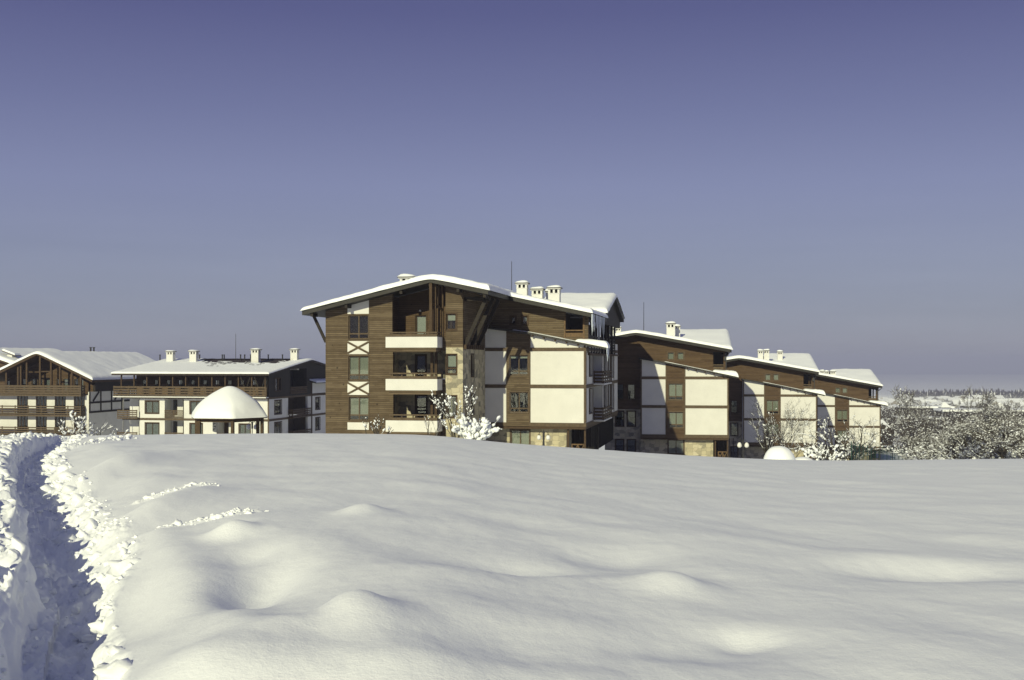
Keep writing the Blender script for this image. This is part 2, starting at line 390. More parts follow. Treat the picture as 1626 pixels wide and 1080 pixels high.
def build_ground():
    cols = np.concatenate([np.arange(-30, 240, 1.25), np.arange(240, 1661, 3.6)])
    th = np.arctan((cols-CX)/F)
    left = np.linspace(-math.pi, th[0], 60)[1:-1]; right = np.linspace(th[-1], math.pi, 60)[1:]
    left = th[0]-(th[0]+math.pi)*np.linspace(1, 0, 70)**2.2; right = th[-1]+(math.pi-th[-1])*np.linspace(0, 1, 70)**2.2
    th = np.concatenate([left[:-1], th, right[1:-1]])
    ds = [.5]
    while ds[-1] < 11500:
        d = ds[-1]
        k = .06 if d < 5.5 else .0020 if d < 12 else .0030 if d < 20 else .006 if d < 45 else .012 if d < 110 else .03 if d < 400 else .06
        ds.append(d*(1+k))
    ds = np.array(ds)
    nr, nc = len(ds), len(th)
    # equal rows of depth inside the view, rings outside it
    x = ds[:, None]*np.sin(th)[None, :]; y = ds[:, None]*np.cos(th)[None, :]
    z = ground(x, y)
    hills = 14*np.maximum(0, perlin(x*.0011, y*.0017, 60))*sstep(900, 1500, y)
    z = z+hills*(1-sstep(2600, 4000, y))+sstep(3200, 7000, np.hypot(x, y))*(10+30*perlin(x*.00022, y*.0002, 63))
    # overhanging clods on the trench walls
    pd, side = path_dist(x, y); m = sstep(.15, .35, pd)*(1-sstep(np.where(side > 0, .35, .8), np.where(side > 0, .55+.4*sstep(10.5, 14, y), 1.6), pd))*(1-sstep(40, 60, y))*sstep(2.5, 4, y)
    q = .16*fbm(y*1.7+x*.5, z*2.2, 2, 81)+.10*fbm(y*3.6+x*1.5, z*4.5, 3, 83)
    x = x-side*m*q*np.where(side > 0, .55, 1.0); y = y-m*q*.25*side
    z = z+m*.03*fbm(y*5, z*8+x*2, 2, 85)
    V = np.stack([x, y, z], -1).reshape(-1, 3)
    V = np.concatenate([V, [[0, 0, gz(0, 0)]]])
    i, j = np.meshgrid(np.arange(nr-1), np.arange(nc), indexing='ij'); j2 = (j+1) % nc
    Q = np.stack([i*nc+j, i*nc+j2, (i+1)*nc+j2, (i+1)*nc+j], -1).reshape(-1, 4)[:, ::-1]
    ctr = V[Q].mean(1)
    pd, side = path_dist(ctr[:, 0], ctr[:, 1])
    wob = .12*perlin(ctr[:, 0]*1.1, ctr[:, 1]*.8, 21)+.05*perlin(ctr[:, 0]*2.6, ctr[:, 1]*2.2, 22)
    isp = (pd+wob < .30) & (ctr[:, 1] > 2.6) & (ctr[:, 1] < 80)
    fan = np.array([[len(V)-1, (k+1) % nc, k] for k in range(nc)])
    def mk(name, q, tri=None):
        used = np.unique(np.concatenate([q.ravel(), tri.ravel()]) if tri is not None else q.ravel())
        remap = np.full(len(V), -1); remap[used] = np.arange(len(used))
        me = bpy.data.meshes.new(name); me.vertices.add(len(used)); me.vertices.foreach_set('co', V[used].ravel())
        loops = remap[q].ravel(); tot = np.full(len(q), 4)
        if tri is not None: loops = np.concatenate([loops, remap[tri].ravel()]); tot = np.concatenate([tot, np.full(len(tri), 3)])
        me.loops.add(len(loops)); me.loops.foreach_set('vertex_index', loops)
        me.polygons.add(len(tot)); st = np.concatenate([[0], np.cumsum(tot)[:-1]])
        me.polygons.foreach_set('loop_start', st); me.polygons.foreach_set('loop_total', tot)
        me.polygons.foreach_set('use_smooth', np.ones(len(tot), bool))
        me.update(calc_edges=True); me.validate()
        o = bpy.data.objects.new(name, me); COL.objects.link(o); me.materials.append(GSNOW); o['kind'] = 'structure'; return o
    mk('snow_field', Q[~isp], fan); mk('path', Q[isp])
GSNOW = snowmat('field_snow', 38.0, .45, .012, sparkle=True)
build_ground()

def clods():
    """broken lumps of snow thrown up along the trodden path and the two old tracks"""
    rng = random.Random(17); mb = MB(); mb.smooth = True; spots = []
    segs = [(a, b) for a, b in zip(PATH, PATH[1:]) if b[1] > 6 and a[1] < 60]
    for (ax, ay), (bx, by) in segs:
        L = math.hypot(bx-ax, by-ay); nx, ny = (by-ay)/L, -(bx-ax)/L
        for _ in range(int(L*62)):
            t = rng.random(); x, y = ax+(bx-ax)*t, ay+(by-ay)*t; q = rng.random()
            wr = .42+.42*float(sstep(10.5, 14, y))
            if q < .52: d = .28+(wr*1.25-.28)*rng.random()**1.6; r = .015*math.exp(rng.gauss(0, .85))
            elif q < .80: d = -(.42+1.7*rng.random()**1.5); r = .035*math.exp(rng.gauss(0, .55))
            else: d = rng.uniform(-.28, .3); r = .016*math.exp(rng.gauss(0, .5))
            spots.append((x+nx*d, y+ny*d, min(r, .12)*(1 if y < 20 else 1.5)))
    for (a, b), (c, e), r0 in CRUMBS:
        for _ in range(170 if r0 < .4 else 120):
            t = rng.random(); spots.append((a+(c-a)*t+rng.gauss(0, r0*.75), b+(e-b)*t+rng.gauss(0, r0*.75), min(.11, .012*math.exp(rng.gauss(0, .7))*(1 if r0 < .4 else 2.6))))
    P = np.array(spots); Z = ground(P[:, 0], P[:, 1])
    for (x, y, r), z in zip(spots, Z):
        vs, fs = ICO[2 if y < 22 else 1]; k = len(mb.v); o = rng.uniform(0, 50); fx, fy, fz = rng.uniform(.8, 1.5), rng.uniform(.8, 1.3), rng.uniform(.55, .9)
        for vx, vy, vz in vs:
            j = 1+.30*math.sin(3.1*vx+o)*math.sin(2.7*vy+1.7*o)+.22*math.sin(5.3*vz+4.1*vx+o)
            mb.v.append((x+vx*r*fx*j, y+vy*r*fy*j, float(z)+r*.08+vz*r*fz*j))
        for f in fs: mb.face([k+i for i in f])
    o = mb.build('snow_clods', GSNOW, None, recalc=False); tag(o, 'broken lumps of snow along the edges of the trodden path', 'snow', kind='stuff')
clods()

# ------------------------------------------------------------------ snow lying on roofs
def snow_cover(name, par, fn, a0, a1, b0, b1, th, r=.35, step=.3, seed=0, amp=.05, mask=None, axis='u', matl=None, th2=None, edge=.14):
    """rounded slab of snow over a sloping surface z=fn(a,b); a runs along local x, b along local y"""
    na = max(6, int((a1-a0)/step)); nb = max(6, int((b1-b0)/step))
    def grid(c0, c1, n):
        t = np.linspace(0, 1, n); e = np.array([0, .02, .06, .12, .22, .36])*r*2.0/(c1-c0)
        t = np.concatenate([e, t[(t > e[-1]+.3/n) & (t < 1-e[-1]-.3/n)], 1-e[::-1]]); return c0+(c1-c0)*t
    A, B = np.meshgrid(grid(a0, a1, na), grid(b0, b1, nb), indexing='ij')
    d = np.minimum(np.minimum(A-a0, a1-A), np.minimum(B-b0, b1-B))
    prof = np.sqrt(np.clip(1-(1-np.clip(d/r, 0, 1))**2, 0, 1))
    t = th if th2 is None else th+(th2-th)*(A-a0)/(a1-a0)
    H = t*prof*(1+amp*4*perlin(A*.45, B*.45, seed))+amp*perlin(A*1.3, B*1.3, seed+3)*prof
    Z = np.vectorize(fn)(A, B)+H
    wob = edge*perlin(A*1.1, B*1.1, seed+5)*(d < .02)
    bd = (d < 1e-6); Z = Z-np.where(bd, .03, 0)
    sgnA = np.where(np.isclose(A, a0), -1, np.where(np.isclose(A, a1), 1, 0)); sgnB = np.where(np.isclose(B, b0), -1, np.where(np.isclose(B, b1), 1, 0))
    A = A+sgnA*np.abs(wob); B = B+sgnB*np.abs(wob)
    mb = MB(); mb.smooth = True; n0, n1 = A.shape
    mb.pts(np.stack([A, B, Z], -1).reshape(-1, 3).tolist())
    for i in range(n0-1):
        for j in range(n1-1):
            if mask is not None and mask((A[i,j]+A[i+1,j])/2, (B[i,j]+B[i,j+1])/2): continue
            mb.face([i*n1+j, (i+1)*n1+j, (i+1)*n1+j+1, i*n1+j+1])
    o = mb.build(name, matl or M['snow'], par, recalc=False)
    return o
def chimney(par, fr, x0, x1, ytop, v, ybase, cap=.22, snow=.16, deep=1.2, name='chimney', mirror=False):
    """stuccoed chimney with open arched top, flat cap and a lid of snow"""
    (ua, zt), (ub, _) = fr.P(x0, ytop, v), fr.P(x1, ytop, v); zb = fr.P(x0, ybase, v)[1]-deep
    w = ub-ua; c = (ua+ub)/2; bw = w*.39; H = zt-snow-.10; y0, y1 = v, v+w*.8; oh = w*.5
    hp = min(.42, w*.36)
    mb = MB(); mb.m = 0
    mb.box(c-bw, c+bw, y0+.1*w, y1-.1*w, zb, H-hp)
    mb.box(c-bw*1.06, c+bw*1.06, y0+.07*w, y1-.07*w, H-hp, H-hp+.06)
    for k in (-1, 0, 1):
        for yy in (y0+.1*w, y1-.1*w-.16*w):
            mb.box(c+k*(bw-.07*w)-.07*w, c+k*(bw-.07*w)+.07*w, yy, yy+.16*w, H-hp+.06, H-.05)
    mb.m = 1; mb.box(c-bw*.75, c+bw*.75, y0+.32*w, y1-.32*w, H-hp+.06, H-.06)
    mb.m = 0; mb.box(c-oh*.94, c+oh*.94, y0, y1, H-.05, H+.02)
    mb.m = 2; mb.box(c-oh, c+oh, y0-.05, y1+.05, H+.02, H+.09)
    mb.m = 3; mb.smooth = True; k = len(mb.v)
    n = 7
    for i in range(n):
        for j in range(n):
            s, t = i/(n-1)*2-1, j/(n-1)*2-1; h = (max(0, 1-abs(s)**4)*max(0, 1-abs(t)**4))**.5
            mb.v.append((c+s*oh*1.02, (y0+y1)/2+t*(y1-y0+.1)/2*1.02, H+.088+snow*1.1*h*(1+.15*math.sin(3*s+x0))))
    for i in range(n-1):
        for j in range(n-1): mb.face([k+i*n+j, k+(i+1)*n+j, k+(i+1)*n+j+1, k+i*n+j+1])
    return mb.build(name, [M['plaster2'], M['dark'], M['fascia'], M['snow']], par)
def railing(mb, axis, c, s0, s1, z0, z1, rails=3, post=1.6, w=.05, board=None):
    """posts and horizontal rails"""
    def bx(a, b, h, l, t):
        if axis == 'u': mb.box(a, b, c-h, c+h, l, t)
        else: mb.box(c-h, c+h, a, b, l, t)
    n = max(1, round((s1-s0)/post))
    for k in range(n+1):
        s = s0+(s1-s0)*k/n; s = min(max(s, s0+w), s1-w); bx(s-w*.7, s+w*.7, w*.6, z0, z1)
    for k in range(rails):
        zz = z0+(z1-z0)*(k+.55)/rails; hh = (board or w*.8)
        bx(s0, s1, w*.9 if k == rails-1 else w*.45+.02, zz-hh/2, zz+hh/2)

# ------------------------------------------------------------------ the white half-timbered block that every house of the row shows
def white_block(B, fr, X, L):
    """plaster block with brown bands, window bay, lean-to roof and stone ground floor; X = photo columns and rows"""
    P, u, z = fr.P, fr.u, fr.z
    v0 = 0.0
    uL, u1, u2, uR = u(X['xl']), u(X['x1']), u(X['x2']), u(X['xr'])
    fr.refx = X['xr']
    zb = z(X['bands'][-1][1]); lt = [(P(x, y, -.5)) for x, y in X['lean']]
    top = [(a, b-.16) for a, b in lt]
    zt = lambda s: lin(top, s)
    # front wall with holes for the bay windows
    W = [(u(a), u(c), z(d), z(b)) for a, b, c, d in X['bay']]
    tl = [(uL, zt(uL))]+[p for p in top if uL < p[0] < uR]+[(uR, zt(uR))]
    mb = MB(); wall(mb, 'u', v0, .3, uL, uR, zb, tl, W); mb.build('plaster_wall', M['plaster'], B)
    # bay cladding, proud of the plaster
    mb = MB(); wall(mb, 'u', v0-.05, v0-.003, u1, u2, zb, [(u1, zt(u1)-.02), (u2, zt(u2)-.02)], W); mb.build('bay_cladding', M[X['side']], B)
    mb = MB()
    for y0, y1 in X['bands']:
        za, zc = z(y1), z(y0)
        mb.box(uL, u1, v0-.045, v0-.002, za, zc); mb.box(u2, uR+.045, v0-.045, v0-.002, za, zc)
        mb.box(uR+.002, uR+.045, v0-.001, L, za, zc)                     # return along the side
    ys = sorted(X['bands']); e = .004
    segs = [(z(ys[0][0])+e, None)]+[(z(b[0])+e, z(a[1])-e) for a, b in zip(ys, ys[1:])]
    for s, wd in ((uL, .14), (u2, .12), (uR-.14, .14), (u1-.10, .10)):
        for lo, hi in segs:
            hi2 = zt(s+wd/2)-.02 if hi is None else hi
            if hi2 > lo: mb.box(s, s+wd, v0-.042, v0-.002, lo, hi2)
    mb.build('timber_band', M[X['trim']], B)
    # crossed boards in the bay
    mb = MB()
    for y0, y1 in X['cross']:
        a, b = z(y1), z(y0)
        mb.beam((u1+.1, v0-.065, a), (u2-.05, v0-.065, b), .028, .10); mb.beam((u1+.1, v0-.082, b), (u2-.05, v0-.082, a), .028, .10)
    each(mb, 'cross_brace', M[X['side']], B)
    for k, w in enumerate(W):
        win(B, 'u', v0-.02, 1, *w, cols=2, transom=.2, blind=X['blinds'][k], bm='blind' if X['blinds'][k] > .5 else 'white_blind', casing=.07)
    # lean-to roof strip
    mb = MB(); lp = lt
    poly = [(a, b) for a, b in lp]+[(a, b-.16) for a, b in reversed(lp)]
    mb.prism(poly, v0-.5, v0+1.2)
    o = mb.build('lean_to_roof', M['fascia'], B)
    fn = lambda a, b: lin(lp, a)
    ue = lp[-1][0]
    snow_cover('lean_to_snow', o, fn, ue-2.4, ue+.1, v0-.42, v0+1.1, .22, .35, .2, 5, .06, th2=.55, matl=M['snow'])
    snow_cover('lean_to_snow', o, fn, lp[0][0]+2.6, ue-2.3, v0-.15, v0+1.0, .05, .3, .25, 8, .03)
    # rafters ends under the strip
    mb = MB()
    for k in range(5):
        a = u2+(uR-u2)*(k+.3)/5; mb.box(a, a+.12, v0-.4, v0-.05, lin(lp, a)-.30, lin(lp, a)-.175)
    each(mb, 'rafter_end', M['trim'], B)
    # ground floor, set back under the block
    vg = .7; zg = 0.0
    g = X['ground']
    W = [(u(a, vg), u(c, vg), max(zg+.05, z(d, vg)), z(b, vg)) for a, b, c, d in g['win']]
    us = u(g['stone_end'], vg)
    mb = MB(); wall(mb, 'u', vg, vg+.3, u(g['x0'], vg), us, zg, zb-.22, W); mb.box(us-.3, us, vg+.31, L, zg, zb-.22); mb.build('stone_wall', M['stone'], B)
    for w in W: win(B, 'u', vg, 1, *w, cols=2, blind=1., bm='blind', casing=.08)
    mb = MB(); mb.box(uL, uR, v0+.02, L, zb-.2, zb-.003); mb.build('floor_soffit', M['trim'], B)
    mb = MB(); mb.box(us+.02, uR, 3.6, 3.8, zg, zb-.22)
    for k in range(6): mb.box(us+.2+.38*k, us+.27+.38*k, 3.4, 3.58, zg, zb-.22)
    mb.build('timber_wall', M['black'], B)
    mb = MB()
    for a in (uR-.16, us+.12):
        mb.box(a, a+.14, .25, .39, zg, zb-.21)
    each(mb, 'porch_post', M['trim'], B)
    mb = MB(); zr = z(g['rail'], .3); ra, rb = us+.45, uR-.18
    mb.box(ra, rb, .28, .36, zr-.10, zr); mb.box(ra, rb, .28, .36, zr-1.0, zr-.92)
    n = 2
    for k in range(n):
        a, b = ra+(rb-ra)*k/n, ra+(rb-ra)*(k+1)/n
        mb.box(a, a+.08, .27, .37, zg, zr-.002)
        mb.beam((a, .33, zr-.95), (b, .33, zr-.1), .05, .07); mb.beam((a, .36, zr-.1), (b, .36, zr-.95), .04, .07)
    mb.build('porch_railing', M['amber'], B)
    return dict(uL=uL, uR=uR, u1=u1, u2=u2, zb=zb, lt=lt, zt=zt)

# ------------------------------------------------------------------ nearest house: wing with balconies, white block behind it
def main_house():
    fr = Frame(930, 89.5, 11, -7.6); P, u, z = fr.P, fr.u, fr.z
    B = fr.empty('apartment_house', 'tall brown and white snow roofed apartment house with three stacked white balconies', 'house', 'chalet apartment houses in a row')
    L = 24.0
    X = dict(xl=767, x1=806, x2=840, xr=930, side='siding', trim='trim2',
             lean=[(760, 517), (806, 523), (840, 527.5), (963, 552)],
             bands=[(552, 557.5), (611, 616.8), (672, 678)], bay=[(809, 564, 838.5, 596), (809.5, 623.5, 839, 656)],
             cross=[(600, 621)], blinds=[.16, 0], ground=dict(x0=767, win=[(811, 684, 841, 712)], stone_end=899.5, rail=705))
    I = white_block(B, fr, X, L)
    uL, uR, zb = I['uL'], I['uR'], I['zb']
    # --- right side of the white block, receding
    def SV(px): return fr.S(px, 600, uR)[0]
    w1 = (SV(935.3), SV(939.6)); rc = (4.6, 10.6); w2 = (SV(958.4), SV(963.2)); 
    lv = [(z(672)+.05, z(617)), (z(611)+.05, z(557)-.05)]
    holes = []
    for zl, zh in lv:
        holes += [(w1[0], w1[1], zl+.62, zh-.12), (w2[0], w2[1], zl+.62, zh-.12), (rc[0], rc[1], zl-.04, zh-.02), (15.6, 17.2, zl+.3, zh-.1), (18.2, 19.8, zl+.3, zh-.1)]
    mb = MB(); wall(mb, 'v', uR-.3, uR, .301, L, zb, z(540), holes); mb.build('plaster_wall', M['plaster'], B)
    mb = MB()
    for k in range(2):
        zl, zh = lv[k]
        for s in (.02, rc[0]-.3, rc[1]+.12, 15.2, 17.5, 20.4): mb.box(uR+.003, uR+.045, s, s+.16, zl+.005, zh-.005)
    each(mb, 'timber_band', M['trim'], B)
    for zl, zh in lv:
        for w in (w1, w2, (15.6, 17.2), (18.2, 19.8)): win(B, 'v', uR, -1, *w, zl+(.62 if w[0] < 15 else .3), zh-(.12 if w[0] < 15 else .1), cols=2, fm='trim')
        mb = MB(); mb.box(uR-1.9, uR-1.8, rc[0], rc[1], zl-.04, zh); mb.box(uR-1.79, uR-.301, rc[0]-.1, rc[0], zl-.04, zh); mb.box(uR-1.79, uR-.301, rc[1], rc[1]+.1, zl-.04, zh)
        mb.box(uR-1.79, uR-.31, rc[0], rc[1], zl-.2, zl-.045); mb.build('loggia', M['plaster'], B)
        mb = MB(); mb.box(uR-.3, uR+.9, rc[0], rc[1], zl-.16, zl-.045)
        o = mb.build('balcony', M['plaster2'], B)
        mb = MB(); railing(mb, 'v', uR+.86, rc[0], rc[1], zl-.04, zl+1.0, 4, 1.5, .05, .16); railing(mb, 'u', rc[0]+.05, uR+.05, uR+.8, zl-.04, zl+1.0, 4, 1.5, .05, .16)
        mb.build('balcony_railing', M['trim'], o)
    mb = MB(); mb.box(uR-.5, uR-.4, 3.9, L, 0, zb-.21)
    for k in range(34): mb.box(uR-.385, uR-.33, 4.0+.58*k, 4.12+.58*k, 0, zb-.22)
    mb.build('stair_shade_screen', M['black'], B)  # added black screen stands in for dark stairs, railing and the shadow there
    # --- wing
    vw = -7.5; vv = vw-1.1
    a0, a1 = u(517, vw), u(735, vw)
    (rl, zl_), (rr, zr_), (re, ze_) = P(479.5, 494, vv), P(683, 442, vv), P(775, 461, vv)
    sl = (zr_-zl_)/(rr-rl); s2 = (ze_-zr_)/(re-rr)
    me_u = P(938, 498, -.8)[0]; me_z = zr_+s2*(me_u-rr)
    roofz = lambda a: zr_-sl*(rr-a) if a < rr else zr_+s2*(a-rr)
    TH = .3
    und = lambda a: roofz(a)-TH-.003
    Z = lambda py, px=626: P(px, py, vw)[1]
    wl = lambda x0, y0, x1, y1: (u(x0, vw), u(x1, vw), Z(y1), Z(y0))
    bay = [wl(553.5, 500.5, 585, 538), wl(553.5, 565.5, 585.5, 604), wl(554, 631, 585.5, 668)]
    op = [(u(623, vw), u(707.5, vw), Z(535.5), 99), (u(624, vw), u(707.5, vw), Z(602), Z(557)), (u(624.5, vw), u(707.5, vw), Z(668), Z(623))]
    smallw = [wl(708.5, 499, 724, 524), wl(709, 563, 725, 594), wl(709, 628, 725, 662)]
    ux = u(707.5, vw)
    top = lambda x0, x1: [(x0, und(x0))]+([(rr, und(rr))] if x0 < rr < x1 else [])+[(x1, und(x1))]
    zs = Z(552)
    mb = MB(); wall(mb, 'u', vw, vw+.35, a0, ux, 0, top(a0, ux), bay+op); wall(mb, 'u', vw, vw+.35, ux, a1, zs, top(ux, a1), [smallw[0]])
    mb.box(a0, a0+.3, vw+.351, 16.5, 0, und(a0)-.02)
    mb.box(a1-.3, a1, vw+.351, 1.1, zs, und(a1)-.02)
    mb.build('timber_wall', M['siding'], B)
    slits = [(vw+2.6, vw+3.5, Z(628-30), Z(563)), (vw+2.6, vw+3.5, Z(660), Z(628))]
    mb = MB(); wall(mb, 'u', vw, vw+.35, ux, a1, 0, zs-.003, smallw[1:]); wall(mb, 'v', a1-.3, a1, vw+.351, 1.1, 0, zs-.003, slits); mb.build('stone_wall', M['stone'], B)
    for w in slits: win(B, 'v', a1, -1, *w, cols=1, fm='trim')
    for k, w in enumerate(smallw): win(B, 'u', vw, 1, *w, cols=1, blind=(.42, .62, .1)[k], bm='white_blind', fm='trim', casing=.1 if k == 0 else .06, transom=(0, .3, 0)[k])
    for k, w in enumerate(bay): win(B, 'u', vw, 1, *w, cols=2, transom=.22, blind=(0, .8, .8)[k], bm='blind', casing=.05)
    # white infill of the window bay and its crosses
    xb0, xb1 = u(552, vw), u(585.8, vw)
    mb = MB(); wall(mb, 'u', vw-.03, vw-.002, xb0, xb1, Z(498), [(xb0, und(xb0)-.02), (xb1, und(xb1)-.02)])
    for ya, yb in ((541.5, 562.3), (606.5, 627.5), (671.5, 683.2)): mb.box(xb0, xb1, vw-.03, vw-.002, Z(yb), Z(ya))
    each(mb, 'infill_panel', M['plaster'], B)
    mb = MB()
    for ya, yb in ((541.5, 562.3), (606.5, 627.5)):
        mb.beam((xb0, vw-.05, Z(yb)+.06), (xb1, vw-.05, Z(ya)-.06), .035, .14); mb.beam((xb0, vw-.068, Z(ya)-.06), (xb1, vw-.068, Z(yb)+.06), .035, .14)
    each(mb, 'cross_brace', M['siding'], B)
    # recess behind the balconies
    vr = vw+2.1
    o0, o1 = u(620, vw), u(712, vw)
    zf = [Z(535.5), Z(602), Z(668)]
    doors = [[(u(660, vr), u(677, vr), zf[0]+.0, Z(499.5))], [(u(660.5, vr), u(676, vr), zf[1], Z(564))], [(u(660.5, vr), u(677, vr), zf[2], Z(629))]]
    mb = MB(); wall(mb, 'u', vr, vr+.3, o0, o1, zf[0]+.002, [(o0, und(o0)-.05), (rr, und(rr)-.05), (o1, und(o1)-.05)], doors[0]); mb.box(o0-.2, o0-.003, vw+.36, vr+.3, zf[0]+.002, und(o0)-.1); mb.box(o1+.003, o1+.2, vw+.36, vr+.3, zf[0]+.002, und(o1)-.3); mb.build('recess_wall', M['siding2'], B)
    for k in (1, 2):
        ztop = zf[k-1]-.33
        mb = MB(); wall(mb, 'u', vr, vr+.3, o0, o1, zf[k]+.002, ztop, doors[k]); mb.box(o0-.2, o0-.003, vw+.36, vr+.3, zf[k]+.002, ztop); mb.box(o1+.003, o1+.2, vw+.36, vr+.3, zf[k]+.002, ztop); mb.build('recess_wall', M['stone'], B)
    for k in range(3):
        d = doors[k][0]; win(B, 'u', vr, 1, *d, cols=1, blind=(.95, .0, .0)[k], bm='white_blind', door=True, transom=(0, 0, .5)[k], fm='trim', casing=.08)
    # balconies
    vb = vw-1.45
    b0, b1 = u(612.3, vb), u(694.3, vb); c0 = u(617, vb); 
    for k, (yr, yt, yb, ys_) in enumerate(((527, 535, 552, 559), (592, 602, 620, 626.5), (658, 668, 686, 694))):
        zt, z0, zs_ = P(650, yt, vb)[1], P(650, yb, vb)[1], P(650, ys_, vb)[1]; zr = P(650, yr, vb)[1]
        mb = MB()
        mb.box(b0, b1, vb, vb+.12, z0, zt); mb.box(b1-.12, b1, vb+.121, vw-.002, z0, zt); mb.box(b0, b0+.12, vb+.121, vw-.002, z0, zt)
        o = mb.build('balcony', M['plaster'], B)
        mb = MB(); mb.box(c0, b1-.1, vb+.05, vw-.003, zs_, z0-.003); mb.box(c0, b1-.125, vb+.13, vr-.003, z0+.0, z0+.06) ; mb.build('balcony_floor', M['siding'], o)
        mb = MB()
        hh = zr-zt
        mb.box(b0+.15, b1-.02, vb+.02, vb+.10, zt+.003, zt+hh*(.55 if k == 0 else .32))
        mb.box(b0+.25, b1-.02, vb+.0, vb+.12, zr-.10, zr)
        if k: mb.box(b0+.25, b1-.02, vb+.03, vb+.09, zr-.32, zr-.24)
        for q in range(5): 
            s = b0+.3+(b1-b0-.5)*q/4; mb.box(s, s+.09, vb+.105, vb+.17, zt+.004, zr-.002)
        mb.box(b1-.10, b1-.03, vb+.18, vw-.004, zt+.003, zt+hh*.4); mb.box(b1-.11, b1-.02, vb+.18, vw-.004, zr-.10, zr)
        mb.build('balcony_railing', M['trim2'], o)
    mb = MB()
    for px, vq in ((684.3, vw-.95), (690.6, vw-.45)):
        s = u(px, vq); mb.box(s-.10, s+.10, vq-.10, vq+.10, zf[0], roofz(s)-TH-.01)
    for px in (696.5, 702.5):
        s = u(px, vw+.5); mb.box(s-.08, s+.08, vw+.45, vw+.62, zf[0], und(s)-.02)
    each(mb, 'balcony_post', M['trim'], B)
    mb = MB()
    s = u(684.3, vw-.95); s3 = u(703, vw+.5); mb.beam((s, vw-.95, Z(482)), (s3, vw+.5, Z(492)), .12, .14)
    for k in (1, 2):
        for px, vq in ((686, vw+.4), (692.5, vw+.5)):
            s = u(px, vq); mb.box(s-.09, s+.09, vq-.09, vq+.09, zf[k], zf[k-1]-.34)
    each(mb, 'balcony_post', M['trim'], B)
    mb = MB(); mb.blob((u(667, vr-.1), vr-.12, P(667, 494, vr)[1]), .1, .1, .1, 0, sub=2); mb.build('wall_lamp', M['globe'], B)
    # upper brown wall of the main part
    vu = .9
    us = u(934, vu); zlo = lambda a: I['zt'](a)-.5
    hol = [(u(898, vu), u(925.5, vu), P(910, 535, vu)[1], P(910, 498, vu)[1]), (u(811, vu), u(818.5, vu), P(815, 515, vu)[1], P(815, 503, vu)[1]), (u(829, vu), u(837.5, vu), P(833, 515, vu)[1], P(833, 502, vu)[1])]
    hol = [(h[0], h[1], min(h[2:]), max(h[2:])) for h in hol]
    mb = MB(); zlow = I['lt'][-1][1]-.4
    wall(mb, 'u', vu, vu+.3, a1-.28, us, zlow, [(a1-.28, und(a1-.28)), (us, und(us))], hol)
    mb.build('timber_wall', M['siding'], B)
    for h in hol[1:]: win(B, 'u', vu, 1, *h, cols=1, fm='trim', casing=.1, bm='curtain', blind=.6)
    h = hol[0]
    mb = MB(); mb.box(h[0]-.1, us-.31, vu+2.6, vu+2.8, h[2], und(us)); mb.box(h[0]-.12, h[0]-.003, vu+.31, vu+2.6, h[2]-.1, und(h[0])-.1); mb.box(h[0]-.1, us, vu+.31, vu+3.0, h[2]-.15, h[2]-.01); mb.build('loggia', M['black'], B)
    mb = MB(); zz = h[2]
    mb.box(h[0]+.003, h[1]-.003, vu+.05, vu+.12, zz, zz+.32); mb.box(h[0]+.003, h[1]-.003, vu+.03, vu+.14, zz+.45, zz+.55); mb.build('balcony_railing', M['amber'], B)
    mb = MB(); mb.box(h[0]-.12, h[0]-.003, vu-.03, vu-.002, zlow+.3, und(us)); mb.box(h[1]+.003, h[1]+.14, vu-.03, vu-.002, zlow+.3, und(us)); each(mb, 'corner_board', M['amber'], B)
    # right side of the upper floor: open timber loggia, its shade put into the near-black timber colour
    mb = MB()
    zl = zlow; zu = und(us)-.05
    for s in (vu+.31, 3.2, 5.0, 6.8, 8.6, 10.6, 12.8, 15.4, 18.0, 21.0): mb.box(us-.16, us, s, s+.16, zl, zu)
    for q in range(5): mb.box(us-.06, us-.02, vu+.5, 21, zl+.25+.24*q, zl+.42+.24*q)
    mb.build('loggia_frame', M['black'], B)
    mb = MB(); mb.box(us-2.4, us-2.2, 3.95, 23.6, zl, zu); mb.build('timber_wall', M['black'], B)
    mb = MB(); mb.box(us-2.19, us+.1, 1.25, 23.5, zl-.16, zl-.003); mb.build('loggia_floor', M['trim'], B)
    # roof: one large gable, front edge stepping back beside the wing
    mb = MB()
    mb.prism([(rl, zl_), (rr, zr_), (re, ze_), (re, ze_-TH), (rr, zr_-TH), (rl, zl_-TH)], vv, 17)
    mb.prism([(re+.002, ze_-.003), (me_u, me_z-.003), (me_u, me_z-TH), (re+.002, ze_-TH)], -.75, 10)
    roof = mb.build('roof', M['fascia'], B)
    # purlins and braces carrying the overhangs
    mb = MB()
    for a in (rl+.7, a0+1.9, rr-2.2, rr-.05, rr+2.0, re-.3): mb.box(a-.1, a+.1, vv+.12, vw-.004, roofz(a)-TH-.26, roofz(a)-TH-.006)
    each(mb, 'purlin', M['black'], B)
    mb = MB()
    for vq in (vw+.25, vw+3.2):
        mb.beam((a0-.06, vq, Z(543)), (a0-(a0-rl)*.72, vq, und(rl+(a0-rl)*.28)-.1), .14, .2)
    for vq in (vw+.5, vw+2.6, vw+4.6):
        mb.beam((a1+.07, vq, Z(548)), (a1+(re-a1)*.8, vq, und(re)-.05), .2, .26)
    mb.box(a1+.01, re-.2, vw+.4, vw+.6, und(re)-.35, und(re)-.06)
    each(mb, 'roof_brace', M['black'], B)  # shadow under the eaves is put into the braces' near-black colour
    mb = MB()
    for k in range(9): mb.box(a1+.003, a1+.22, vw+.15+k*.72, vw+.4+k*.72, zs-.12, zs+.2)
    each(mb, 'beam_end', M['trim'], B)
